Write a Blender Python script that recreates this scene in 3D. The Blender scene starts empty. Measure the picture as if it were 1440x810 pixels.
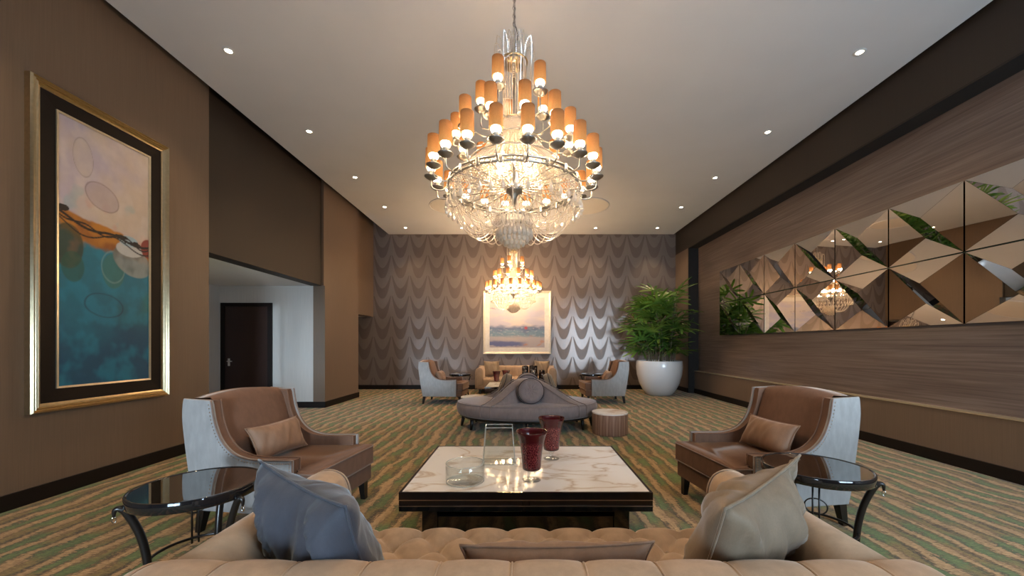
import bpy, bmesh, math, random
import numpy as np
from mathutils import Vector, Matrix, noise as mnoise
random.seed(7)
PI = math.pi
S = bpy.context.scene
COL = S.collection

# ------------------------------------------------------------------ camera, world, exposure
H_CAM, F_PX = 1.35, 540.0
H, D = 4.72, 11.7                      # ceiling height, depth of the far wall
cam_d = bpy.data.cameras.new('camera'); cam = bpy.data.objects.new('camera', cam_d); COL.objects.link(cam)
cam_d.sensor_width = 36; cam_d.lens = F_PX / 1440 * 36
cam_d.shift_x = -15 / 1440; cam_d.shift_y = 80 / 1440
cam_d.clip_start = 0.02
cam.location = (0, 0, H_CAM); cam.rotation_euler = (PI / 2, 0, 0)
S.camera = cam
S.view_settings.view_transform = 'Standard'; S.view_settings.look = 'None'
S.view_settings.gamma = 1; S.view_settings.use_curve_mapping = False
S.view_settings.exposure = 0.35
try:
    S.cycles.use_denoising = True
    S.cycles.sample_clamp_indirect = 4.0
    S.cycles.use_light_tree = True
    S.cycles.max_bounces = 10; S.cycles.transparent_max_bounces = 24
except Exception: pass
W = bpy.data.worlds.new('sky'); S.world = W; W.use_nodes = True
bg = W.node_tree.nodes['Background']
bg.inputs[0].default_value = (0.60, 0.80, 1.0, 1); bg.inputs[1].default_value = 19.0

BULB_W, SPOT_W = 12.0, 60.0
ADDED_INNER_W = 21.0                         # added bulbs that brighten the crystal canopy from inside             # chandelier bulbs, ceiling downlights
WARM = (1.0, 0.66, 0.36)

# windows of the rear wall (behind the camera): centre x, width, z0, z1
REAR_Y = -1.9
WINDOWS = [(-1.5, 1.4, 0.3, 1.6), (3.5, 2.4, 0.95, 3.0)]
ALCOVE_WIN = (-4.98, 5.04, 0.85, 0.55, 2.35)      # window of the door alcove: centre x, y, width, z0, z1
for (wx, wy, ww, z0, z1) in [(a, REAR_Y, b, c, d) for a, b, c, d in WINDOWS] + [ALCOVE_WIN]:       # light portals guide sky sampling through the openings
    l = bpy.data.lights.new('window_portal', 'AREA'); l.shape = 'RECTANGLE'; l.size = ww; l.size_y = z1 - z0
    l.cycles.is_portal = True
    o = bpy.data.objects.new('window_portal', l); COL.objects.link(o)
    o.location = (wx, wy - 0.12, (z0 + z1) / 2); o.rotation_euler = (PI / 2, 0, 0)
    # area lamps shine along local -Z; turned so that they face into the room (+Y)

# cool low daylight shining straight in through those windows
sun_d = bpy.data.lights.new('daylight', 'SUN'); sun_d.energy = 2.1; sun_d.color = (.66, .83, 1.0); sun_d.angle = math.radians(5)
sun_o = bpy.data.objects.new('daylight', sun_d); COL.objects.link(sun_o)
sun_o.rotation_euler = Vector((-.085, 1.0, -.045)).to_track_quat('-Z', 'Y').to_euler()

# ------------------------------------------------------------------ material helpers
class N:
    def __init__(s, name):
        s.m = bpy.data.materials.new(name); s.m.use_nodes = True
        s.t = s.m.node_tree; s.n = s.t.nodes; s.l = s.t.links
        s.b = s.n['Principled BSDF']; s.out = s.n['Material Output']
    def node(s, typ, **kw):
        x = s.n.new(typ)
        for k, v in kw.items(): setattr(x, k, v)
        return x
    def put(s, sock, v):
        if isinstance(v, bpy.types.NodeSocket): s.l.new(v, sock)
        elif v is not None: sock.default_value = v
    def math(s, op, a, b=None, c=None):
        x = s.node('ShaderNodeMath', operation=op)
        s.put(x.inputs[0], a); s.put(x.inputs[1], b)
        if c is not None: s.put(x.inputs[2], c)
        return x.outputs[0]
    def pos(s, obj=False):
        if obj: return s.node('ShaderNodeTexCoord').outputs['Object']
        return s.node('ShaderNodeNewGeometry').outputs['Position']
    def sep(s, v):
        x = s.node('ShaderNodeSeparateXYZ'); s.put(x.inputs[0], v); return x.outputs
    def comb(s, x=0., y=0., z=0.):
        c = s.node('ShaderNodeCombineXYZ')
        for i, v in enumerate((x, y, z)): s.put(c.inputs[i], v)
        return c.outputs[0]
    def scale(s, v, sc):
        x = s.node('ShaderNodeMapping'); s.put(x.inputs[0], v); x.inputs['Scale'].default_value = sc
        return x.outputs[0]
    def noise(s, v, scale=5., detail=3., rough=.5, dist=0.):
        x = s.node('ShaderNodeTexNoise'); s.put(x.inputs['Vector'], v)
        x.inputs['Scale'].default_value = scale; x.inputs['Detail'].default_value = detail
        x.inputs['Roughness'].default_value = rough; x.inputs['Distortion'].default_value = dist
        return x.outputs['Fac']
    def ramp(s, f, stops, interp='LINEAR'):
        x = s.node('ShaderNodeValToRGB'); s.put(x.inputs[0], f); x.color_ramp.interpolation = interp
        e = x.color_ramp.elements
        while len(e) < len(stops): e.new(0.5)
        for i, (p, c) in enumerate(stops): e[i].position = p; e[i].color = (*c, 1)
        return x.outputs[0]
    def mix(s, f, a, b, mode='MIX'):
        x = s.node('ShaderNodeMix', data_type='RGBA', blend_type=mode)
        s.put(x.inputs[0], f)
        for sock, v in ((x.inputs[6], a), (x.inputs[7], b)):
            s.put(sock, (*v, 1) if isinstance(v, tuple) and len(v) == 3 else v)
        return x.outputs[2]
    def bump(s, h, strength=.3, dist=.01):
        x = s.node('ShaderNodeBump'); x.inputs['Strength'].default_value = strength
        x.inputs['Distance'].default_value = dist; s.put(x.inputs['Height'], h)
        s.l.new(x.outputs[0], s.b.inputs['Normal'])
    def base(s, c): s.put(s.b.inputs['Base Color'], (*c, 1) if isinstance(c, tuple) else c)
    def set(s, **kw):
        for k, v in kw.items():
            s.put(s.b.inputs[k.replace('_', ' ')], (*v, 1) if isinstance(v, tuple) and len(v) == 3 else v)
        return s

def srgb(r, g, b):
    f = lambda c: (c / 255 / 12.92) if c / 255 <= .04045 else ((c / 255 + .055) / 1.055) ** 2.4
    return (f(r), f(g), f(b))
def mul(c, k): return tuple(min(1, x * k) for x in c)

def m_simple(name, col, rough=.5, metal=0., nscale=12., amt=.18, bump=0., stretch=(1, 1, 1), **kw):
    n = N(name); v = n.scale(n.pos(True), stretch); f = n.noise(v, nscale)
    n.base(n.mix(f, mul(col, 1 - amt), mul(col, 1 + amt)))
    n.set(Roughness=rough, Metallic=metal, **kw)
    if bump: n.bump(f, bump, .004)
    return n.m
def m_fabric(name, col, rough=.75, sheen=.35, tint=(1, 1, 1), amt=.2, weave=420., sh_rough=.35, spec=.18):
    n = N(name); p = n.pos(True)
    f = n.noise(p, 5., 4.); w = n.noise(p, weave, 1.)
    c = n.mix(f, mul(col, 1 - amt), mul(col, 1 + amt))
    nap = n.noise(n.scale(p, (1, 1, .35)), 22., 3., .6)
    c = n.mix(n.ramp(nap, [(.38, (0, 0, 0)), (.68, (.55, .55, .55))]), c, mul(col, 1.35))
    c = n.mix(n.math('MULTIPLY', w, .35), c, mul(col, .6))
    n.base(c); n.set(Specular_IOR_Level=spec, Roughness=rough, Sheen_Weight=sheen, Sheen_Roughness=sh_rough, Sheen_Tint=tint)
    n.bump(w, .12, .002)
    return n.m
def m_emit(name, col, strength, base=(.8, .8, .8)):
    n = N(name); n.base(base); n.set(Emission_Color=col, Emission_Strength=strength, Roughness=.6)
    return n.m

M = {}
# carpet: wavering rows running away from the camera, green tufts between tan threads
def m_carpet():
    n = N('carpet'); p = n.pos(); x, y, z = n.sep(p)
    big = n.noise(p, .9, 2.); wig = n.noise(n.scale(p, (2.4, 1.1, 1)), 1.6, 4., .6)
    sw = n.math('SINE', n.math('MULTIPLY', y, 2 * PI / .58))
    xx = n.math('ADD', x, n.math('MULTIPLY', sw, .009))
    xx = n.math('ADD', xx, n.math('MULTIPLY', wig, .20))
    xx = n.math('ADD', xx, n.math('MULTIPLY', big, .18))
    s = n.math('DIVIDE', xx, .185); cid = n.math('FLOOR', s); f = n.math('FRACT', s)
    wn = n.node('ShaderNodeTexWhiteNoise', noise_dimensions='1D'); n.put(wn.inputs['W'], cid)
    ph = n.math('MULTIPLY', wn.outputs['Value'], 2 * PI)
    g = n.math('ADD', n.math('MULTIPLY', n.math('SINE', n.math('ADD', n.math('MULTIPLY', y, 2 * PI / .58), ph)), .5), .5)
    streak = n.math('ADD', n.math('MULTIPLY', n.noise(n.scale(p, (16, 60, 1)), 1., 3., .7), .5), n.math('MULTIPLY', n.noise(n.scale(p, (48, 7, 1)), 1., 3., .7), .5))
    fine = n.noise(p, 160., 2.)
    ff = n.math('ADD', f, n.math('MULTIPLY', n.math('SUBTRACT', streak, .5), 1.35))
    tan, brn, grn, drk, olv = (.62, .41, .19), (.190, .110, .038), (.135, .205, .060), (.052, .046, .022), (.33, .245, .070)
    A = n.ramp(ff, [(0, tan), (.18, mul(tan, .85)), (.27, drk), (.34, grn), (.55, mul(grn, 1.25)), (.74, mul(grn, .8)), (.83, brn), (.91, mul(tan, .8)), (1., tan)])
    B = n.ramp(ff, [(0, mul(tan, .95)), (.24, mul(tan, .75)), (.33, brn), (.48, olv), (.68, mul(olv, .75)), (.78, drk), (.87, brn), (1, mul(tan, .9))])
    br = n.noise(n.scale(p, (5, 2.2, 1)), 1.3, 4., .6)
    gg = n.math('ADD', n.math('MULTIPLY', g, .55), n.math('MULTIPLY', n.math('SUBTRACT', br, .28), 1.05))
    c = n.mix(n.ramp(gg, [(.34, (0, 0, 0)), (.60, (1, 1, 1))]), B, A)
    ln = n.noise(n.scale(p, (22, 150, 1)), 1., 2., .6)
    c = n.mix(n.ramp(ln, [(.42, (.75, .75, .75)), (.62, (0, 0, 0))]), c, n.mix(1., c, (.50, .46, .42), 'MULTIPLY'))
    c = n.mix(n.math('MULTIPLY', fine, .5), c, n.mix(1., c, (.55, .52, .5), 'MULTIPLY'))
    n.base(c); n.set(Roughness=.95, Sheen_Weight=.15)
    n.bump(fine, .5, .006)
    return n.m
M['carpet'] = m_carpet()

def m_wallpaper():
    n = N('grasscloth wallpaper'); p = n.pos()
    a = n.noise(n.scale(p, (60, 60, 1.2)), 1.6, 3., .6); b = n.noise(p, .8, 2.)
    c = n.mix(a, (.108, .068, .041), (.165, .110, .070)); c = n.mix(n.math('MULTIPLY', b, .3), c, (.105, .066, .040))
    n.base(c); n.set(Roughness=.55, Sheen_Weight=.1); n.bump(a, .15, .003)
    return n.m
M['wall'] = m_wallpaper()
M['wall_silver'] = m_simple('silver grasscloth', (.47, .45, .42), .5, nscale=1.6, amt=.15, bump=.1, stretch=(60, 60, 1.2))
M['wall_dark'] = m_simple('darkened grasscloth', (.020, .013, .009), .6, nscale=1.6, amt=.2, bump=.1, stretch=(60, 60, 1.2))  # wall grasscloth in a much darker tone, for the bulkheads

def m_scallop():
    n = N('scallop wallpaper'); p = n.pos(); x, y, z = n.sep(p)
    PW, PH = .552, .62
    s = n.math('DIVIDE', n.math('ADD', x, 4.55 + 20 * PW), PW)
    u = n.math('ABSOLUTE', n.math('SUBTRACT', n.math('MULTIPLY', n.math('FRACT', s), 2.), 1.))   # 0 centre .. 1 cusp
    t = n.math('DIVIDE', n.math('SUBTRACT', z, .28), PH); v = n.math('FRACT', t)
    def less(a, b, soft=.02):
        d = n.math('DIVIDE', n.math('SUBTRACT', b, a), soft)
        x_ = n.node('ShaderNodeClamp'); n.put(x_.inputs[0], n.math('ADD', d, .5)); return x_.outputs[0]
    def dark(v_):
        so = n.math('MULTIPLY', n.math('POWER', n.math('DIVIDE', u, .96), 2.5), 1.14)
        si = n.math('ADD', n.math('MULTIPLY', n.math('POWER', n.math('DIVIDE', u, .74), 1.9), .46), .50)
        top = n.math('ADD', n.math('MULTIPLY', n.math('POWER', u, 2.), .17), .985)
        return n.math('MULTIPLY', n.math('MULTIPLY', less(so, v_), less(v_, si)), less(v_, top))
    v1 = n.math('ADD', v, 1.)
    d = n.math('MAXIMUM', dark(v), dark(v1))
    fib = n.noise(n.scale(p, (90, 90, 2.5)), 1., 2., .6); cl = n.noise(p, .7, 2.)
    lt = n.mix(fib, (.150, .116, .098), (.205, .165, .145)); dk = n.mix(fib, (.098, .072, .058), (.138, .104, .086))
    n.base(n.mix(d, lt, dk))
    n.set(Roughness=n.math('ADD', n.math('MULTIPLY', d, .18), .38), Metallic=n.math('SUBTRACT', .18, n.math('MULTIPLY', d, .13)))
    n.bump(fib, .12, .003)
    return n.m
M['scallop'] = m_scallop()

def m_veneer():
    n = N('horizontal veneer'); p = n.pos()
    a = n.noise(n.scale(p, (1, .55, 26)), 1.4, 4., .62, .2); b = n.noise(n.scale(p, (1, .3, 5)), 1.2, 2.)
    c = n.ramp(a, [(.25, (.080, .056, .048)), (.5, (.160, .124, .110)), (.75, (.255, .210, .192))])
    c = n.mix(n.math('MULTIPLY', b, .5), c, (.10, .07, .055))
    n.base(c); n.set(Roughness=.32); n.bump(a, .05, .002)
    return n.m
M['veneer'] = m_veneer()
def m_drumwood():
    n = N('vertical veneer'); p = n.pos(True)
    a = n.noise(n.scale(p, (30, 30, 1.2)), 1.2, 3., .6)
    n.base(n.ramp(a, [(.3, (.16, .085, .058)), (.5, (.30, .185, .135)), (.72, (.42, .30, .23))])); n.set(Roughness=.45)
    return n.m
M['drum'] = m_drumwood()
def m_marble():
    n = N('cream marble'); p = n.pos(True)
    d = n.noise(n.scale(p, (.9, 1.6, 1)), 1.5, 4., .55, 1.2)
    v = n.math('ABSOLUTE', n.math('SUBTRACT', d, .5)); b = n.noise(p, 1.7, 3.)
    c = n.ramp(v, [(0, (.55, .46, .38)), (.02, (.70, .65, .60)), (.05, (.78, .765, .75))])
    c = n.mix(n.ramp(b, [(.5, (0, 0, 0)), (.75, (.55, .55, .55))]), c, (.60, .50, .40))
    n.base(c); n.set(Roughness=.08, Specular_IOR_Level=.015)
    return n.m
M['marble'] = m_marble()
M['ceil'] = m_simple('ceiling paint', (.71, .72, .745), .7, nscale=1.5, amt=.05)
M['disc_pale'] = m_simple('pale disc surface', (.78, .74, .68), .6, nscale=1.5, amt=.05)
M['dark'] = m_simple('dark recess paint', (.012, .010, .009), .8)
M['base'] = m_simple('espresso wood', (.008, .005, .004), .5, nscale=20, stretch=(1, 1, 8), Specular_IOR_Level=.2)
M['door'] = m_simple('dark mahogany door', (.018, .006, .004), .35, nscale=8, amt=.35, stretch=(6, 6, .7))
M['leg'] = m_simple('black lacquered leg', (.010, .008, .007), .3)
M['black'] = m_simple('black gloss lacquer', (.008, .008, .009), .07, Coat_Weight=.6)
M['chrome'] = m_simple('chrome', (.75, .74, .72), .12, 1.)
M['silver'] = m_simple('aged silver', (.42, .41, .39), .32, 1., nscale=40)
M['gold'] = m_simple('champagne gold leaf', (.62, .50, .31), .28, 1., nscale=30)
M['goldline'] = m_simple('pale gold fillet', (.70, .62, .46), .35, .8)
M['cream_frame'] = m_simple('cream silver frame', (.58, .53, .44), .4, .3, nscale=30)
M['mat_white'] = m_simple('ivory mount board', (.60, .57, .53), .8)
M['brown'] = m_fabric('taupe brown upholstery', (.140, .074, .046), .8, .25, (1, .8, .65))
M['daylit_side'] = m_fabric('daylit brown upholstery', (.285, .278, .27), .85, .15)  # chair sides: strong daylight on the brown upholstery put into the colour
M['sofa'] = m_fabric('mocha velvet', (.40, .28, .185), .7, .5, (1, .86, .72))
M['pillow_v'] = m_fabric('silver blue velvet', (.072, .074, .090), .62, .6, (.8, .92, 1), weave=200, spec=.2)
M['pillow_c'] = m_fabric('champagne satin', (.215, .160, .108), .58, .35, (1, .95, .9), weave=200, spec=.22)
M['pillow_b'] = m_fabric('bronze satin', (.225, .130, .080), .58, .3, (1, .85, .7), weave=200, spec=.2)
M['banq'] = m_fabric('grey velvet', (.215, .180, .178), .7, .5, (.95, .95, 1))
M['seam'] = m_fabric('tan seam cord', (.42, .29, .19), .6, .3)
M['taupe'] = m_fabric('taupe velvet band', (.21, .165, .150), .5, .5)
M['dark_cord'] = m_fabric('dark piping cord', (.035, .028, .030), .7, .2)
M['welt'] = m_fabric('brown welt', (.17, .115, .09), .6, .3)
M['nail'] = m_simple('bronze nailhead', (.45, .33, .24), .3, 1.)
M['pot'] = m_simple('white glazed planter', (.60, .60, .60), .25, nscale=3, amt=.05)
M['soil'] = m_simple('potting soil', (.03, .02, .014), .95, nscale=60, bump=.5)
M['cane'] = m_simple('palm cane', (.10, .085, .035), .7, nscale=30)
def m_leaf():
    n = N('palm leaf'); p = n.pos()
    f = n.noise(p, 2.6, 3.); n.base(n.ramp(f, [(.3, (.030, .085, .018)), (.52, (.095, .19, .030)), (.75, (.28, .35, .060))]))
    n.set(Roughness=.38, Subsurface_Weight=0.)
    tr = n.node('ShaderNodeBsdfTranslucent'); tr.inputs[0].default_value = (.10, .22, .03, 1)
    mx = n.node('ShaderNodeMixShader'); mx.inputs[0].default_value = .25
    n.l.new(n.b.outputs[0], mx.inputs[1]); n.l.new(tr.outputs[0], mx.inputs[2]); n.l.new(mx.outputs[0], n.out.inputs[0])
    return n.m
M['leaf'] = m_leaf()
M['mirror'] = m_simple('bronze tinted mirror', (.70, .67, .64), .012, 1., amt=.02)
M['mirror_edge'] = m_simple('green glass edge', (.05, .09, .075), .15)
M['smoke'] = m_simple('smoked mirror glass', (.30, .31, .31), .03, 1., amt=.02)
def m_glass(name, col, rough=0., ior=1.45):
    n = N(name); n.base(col); n.set(Transmission_Weight=1., Roughness=rough, IOR=ior); return n.m
def m_thinglass():
    n = N('clear glass'); fc = n.node('ShaderNodeLayerWeight'); fc.inputs[0].default_value = .5
    lw = n.node('ShaderNodeMath', operation='MULTIPLY_ADD'); n.l.new(n.math('POWER', fc.outputs['Facing'], 3.), lw.inputs[0]); lw.inputs[1].default_value = .6; lw.inputs[2].default_value = .07
    g = n.node('ShaderNodeBsdfGlossy'); g.inputs['Roughness'].default_value = .02
    t = n.node('ShaderNodeBsdfTransparent'); t.inputs[0].default_value = (.975, .99, .985, 1)
    x = n.node('ShaderNodeMixShader'); n.l.new(lw.outputs[0], x.inputs[0]); n.l.new(t.outputs[0], x.inputs[1]); n.l.new(g.outputs[0], x.inputs[2])
    n.l.new(x.outputs[0], n.out.inputs[0]); return n.m
M['glass'] = m_thinglass()
def m_thin(name, glossy, diff, tr, col):
    n = N(name)
    g = n.node('ShaderNodeBsdfGlossy'); g.inputs['Roughness'].default_value = .10; g.inputs[0].default_value = (1, .97, .93, 1)
    d = n.node('ShaderNodeBsdfDiffuse'); d.inputs[0].default_value = (*col, 1)
    t = n.node('ShaderNodeBsdfTransparent'); t.inputs[0].default_value = (1, 1, 1, 1)
    a = n.node('ShaderNodeMixShader'); a.inputs[0].default_value = glossy / max(1e-6, glossy + diff)
    n.l.new(d.outputs[0], a.inputs[1]); n.l.new(g.outputs[0], a.inputs[2])
    b = n.node('ShaderNodeMixShader'); b.inputs[0].default_value = tr
    n.l.new(a.outputs[0], b.inputs[1]); n.l.new(t.outputs[0], b.inputs[2]); n.l.new(b.outputs[0], n.out.inputs[0])
    return n.m
def m_crystal():
    n = N('crystal bead')
    g = n.node('ShaderNodeBsdfGlossy'); g.inputs['Roughness'].default_value = .12; g.inputs[0].default_value = (1, .95, .88, 1)
    d = n.node('ShaderNodeBsdfDiffuse'); d.inputs[0].default_value = (.95, .87, .76, 1)
    t = n.node('ShaderNodeBsdfTranslucent'); t.inputs[0].default_value = (.98, .90, .78, 1)
    q = n.node('ShaderNodeBsdfTransparent')
    def mx(f, a, b):
        x = n.node('ShaderNodeMixShader'); x.inputs[0].default_value = f; n.l.new(a.outputs[0], x.inputs[1]); n.l.new(b.outputs[0], x.inputs[2]); return x
    n.l.new(mx(.06, mx(.26, mx(.55, d, t), g), q).outputs[0], n.out.inputs[0])
    return n.m
M['crystal'] = m_crystal()
M['glass_edge'] = m_thin('pale glass edge', .5, .5, .45, (.80, .92, .90))
M['pane'] = m_thin('window glass', .9, .0, .93, (1, 1, 1))
def m_ruby():
    n = N('ruby cut glass'); p = n.pos(True)
    v = n.node('ShaderNodeTexVoronoi', feature='DISTANCE_TO_EDGE'); n.put(v.inputs['Vector'], p); v.inputs['Scale'].default_value = 75
    e = n.ramp(v.outputs['Distance'], [(.04, (1, 1, 1)), (.12, (0, 0, 0))])
    x, y, z = n.sep(p)
    zone = n.ramp(z, [(.085, (0, 0, 0)), (.10, (1, 1, 1)), (.25, (1, 1, 1)), (.275, (0, 0, 0))])
    k = n.math('MULTIPLY', e, zone)
    n.base(n.mix(k, (.060, .004, .006), (.24, .045, .045))); n.set(Roughness=.12, Coat_Weight=.3)
    return n.m
M['ruby'] = m_ruby()
def m_mercury():
    n = N('bronze mercury glass'); p = n.pos(True)
    v = n.node('ShaderNodeTexVoronoi'); n.put(v.inputs['Vector'], p); v.inputs['Scale'].default_value = 16
    n.base(n.ramp(v.outputs['Distance'], [(.15, (.70, .58, .45)), (.35, (.10, .06, .035)), (.7, (.04, .022, .014))]))
    n.set(Metallic=.7, Roughness=.15); n.bump(v.outputs['Distance'], .6, .02)
    return n.m
M['mercury'] = m_mercury()
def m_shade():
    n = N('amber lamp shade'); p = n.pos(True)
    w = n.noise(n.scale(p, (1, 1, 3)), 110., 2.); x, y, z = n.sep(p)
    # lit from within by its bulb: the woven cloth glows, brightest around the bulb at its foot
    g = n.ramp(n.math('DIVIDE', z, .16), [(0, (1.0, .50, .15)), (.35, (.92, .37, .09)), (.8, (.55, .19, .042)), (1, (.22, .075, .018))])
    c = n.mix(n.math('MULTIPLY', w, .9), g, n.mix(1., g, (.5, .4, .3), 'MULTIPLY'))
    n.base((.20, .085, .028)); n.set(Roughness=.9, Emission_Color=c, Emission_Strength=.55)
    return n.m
M['shade'] = m_shade()
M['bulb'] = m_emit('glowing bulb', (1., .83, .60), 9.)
M['lens'] = m_emit('downlight lens', (1., .86, .66), 30.)
M['candle'] = m_simple('candle socket', (.62, .54, .42), .4)
M['trimring'] = m_simple('downlight trim', (.75, .73, .70), .5)
def m_canvas(name):
    n = N(name); a = n.node('ShaderNodeVertexColor', layer_name='paint')
    n.l.new(a.outputs[0], n.b.inputs['Base Color']); n.set(Roughness=.55); n.bump(n.noise(n.pos(), 60., 3.), .15, .003)
    return n.m
M['canvas'] = m_canvas('painted canvas')

# ------------------------------------------------------------------ object helpers
def link(o, parent=None):
    COL.objects.link(o)
    if parent is not None: o.parent = parent
    return o
def mesh_obj(name, verts, faces, mat, parent=None, smooth=False):
    me = bpy.data.meshes.new(name); me.from_pydata([tuple(v) for v in verts], [], faces); me.update()
    if mat is not None: me.materials.append(M[mat])
    if smooth: me.shade_smooth()
    return link(bpy.data.objects.new(name, me), parent)
def bm_obj(name, bm, mat, parent=None, smooth=False):
    bmesh.ops.recalc_face_normals(bm, faces=bm.faces)
    me = bpy.data.meshes.new(name); bm.to_mesh(me); bm.free(); me.materials.append(M[mat])
    if smooth: me.shade_smooth()
    return link(bpy.data.objects.new(name, me), parent)
def tag(o, label, cat=None, group=None, kind=None):
    if label: o['label'] = label
    if cat: o['category'] = cat
    if group: o['group'] = group
    if kind: o['kind'] = kind
    return o
def thing(name, label, cat, loc=(0, 0, 0), rotz=0, group=None):
    o = bpy.data.objects.new(name, None); o.empty_display_size = .1; link(o)
    o.location = loc; o.rotation_euler = (0, 0, rotz); return tag(o, label, cat, group)
def dup(o, parent=None):
    c = o.copy(); link(c, parent)
    for ch in o.children: dup(ch, c)
    return c
def place(o, loc, rotz=0, label=None, group=None):
    o.location = loc; o.rotation_euler = (0, 0, rotz)
    if label: o['label'] = label
    if group: o['group'] = group
    return o
def add_box(bm, c, s, bev=0, seg=2):
    r = bmesh.ops.create_cube(bm, size=1)
    bmesh.ops.scale(bm, vec=s, verts=r['verts']); bmesh.ops.translate(bm, vec=c, verts=r['verts'])
    if bev:
        es = list({e for v in r['verts'] for e in v.link_edges})
        bmesh.ops.bevel(bm, geom=es, offset=bev, segments=seg, affect='EDGES', profile=.5)
def box(name, lo, hi, mat, parent=None, bev=0, seg=2, smooth=False):
    bm = bmesh.new(); lo, hi = Vector(lo), Vector(hi)
    add_box(bm, (lo + hi) / 2, hi - lo, bev, seg); return bm_obj(name, bm, mat, parent, smooth)
def boxes(name, lst, mat, parent=None):
    bm = bmesh.new()
    for lo, hi in lst: add_box(bm, (Vector(lo) + Vector(hi)) / 2, Vector(hi) - Vector(lo))
    return bm_obj(name, bm, mat, parent)
def lathe(name, prof, mat, parent=None, seg=32, smooth=True, sx=1., sy=1.):
    vs, fs, k = [], [], len(prof)
    for i in range(seg):
        a = 2 * PI * i / seg
        for r, z in prof: vs.append((r * math.cos(a) * sx, r * math.sin(a) * sy, z))
    for i in range(seg):
        j = (i + 1) % seg
        for q in range(k - 1): fs.append((i * k + q, j * k + q, j * k + q + 1, i * k + q + 1))
    bm = bmesh.new(); bv = [bm.verts.new(v) for v in vs]
    for f in fs: bm.faces.new([bv[q] for q in f])
    bmesh.ops.remove_doubles(bm, verts=bm.verts, dist=1e-5)
    o = bm_obj(name, bm, mat, parent, smooth)
    return o
def tube_data(path, r, seg=6, closed=False, cap=True):
    P = [Vector(p) for p in path]; n = len(P); vs, fs = [], []
    rr = r if isinstance(r, (list, tuple)) else [r] * n
    prev = None
    for i, p in enumerate(P):
        if closed: t = P[(i + 1) % n] - P[i - 1]
        else: t = P[min(i + 1, n - 1)] - P[max(i - 1, 0)]
        t.normalize()
        if prev is None: u = t.orthogonal().normalized()
        else:
            u = prev - t * prev.dot(t)
            u = u.normalized() if u.length > 1e-6 else t.orthogonal().normalized()
        prev = u; w = t.cross(u)
        for k in range(seg):
            a = 2 * PI * k / seg; vs.append(p + (u * math.cos(a) + w * math.sin(a)) * rr[i])
    for i in range(n if closed else n - 1):
        j = (i + 1) % n
        for k in range(seg):
            l = (k + 1) % seg; fs.append((i * seg + k, i * seg + l, j * seg + l, j * seg + k))
    if cap and not closed:
        fs.append(tuple(range(seg))[::-1]); fs.append(tuple((n - 1) * seg + k for k in range(seg)))
    return vs, fs
def tube(name, path, r, mat, parent=None, seg=6, closed=False):
    v, f = tube_data(path, r, seg, closed); return mesh_obj(name, v, f, mat, parent, True)
def merged(lst):
    V, F = [], []
    for v, f in lst:
        o = len(V); V += list(v); F += [tuple(i + o for i in q) for q in f]
    return V, F
def spline(pts, n=8):
    P = [Vector(p) for p in pts]; P = [2 * P[0] - P[1]] + P + [2 * P[-1] - P[-2]]; out = []
    for i in range(1, len(P) - 2):
        for k in range(n):
            t = k / n; a, b, c, d = P[i - 1:i + 3]
            out.append(.5 * ((2 * b) + (c - a) * t + (2 * a - 5 * b + 4 * c - d) * t * t + (3 * b - a - 3 * c + d) * t ** 3))
    out.append(P[-2]); return out
def prism(name, outline, axis_lo, axis_hi, mat, parent=None, bev=.01, seg=2, axis='x', smooth=False):
    """outline in (y,z) extruded along x"""
    bm = bmesh.new()
    a = [bm.verts.new((axis_lo, p[0], p[1])) for p in outline]; b = [bm.verts.new((axis_hi, p[0], p[1])) for p in outline]
    n = len(outline)
    fa = bm.faces.new(a); fb = bm.faces.new(b[::-1])
    for i in range(n): bm.faces.new((a[i], b[i], b[(i + 1) % n], a[(i + 1) % n]))
    if bev:
        es = list({e for f in (fa, fb) for e in f.edges})
        bmesh.ops.bevel(bm, geom=es, offset=bev, segments=seg, affect='EDGES', profile=.5)
    return bm_obj(name, bm, mat, parent, smooth)
def grid_faces(nu, nv, wrap=False):
    f = []
    for i in range(nu if wrap else nu - 1):
        for j in range(nv - 1):
            k = (i + 1) % nu; f.append((i * nv + j, k * nv + j, k * nv + j + 1, i * nv + j + 1))
    return f
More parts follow.
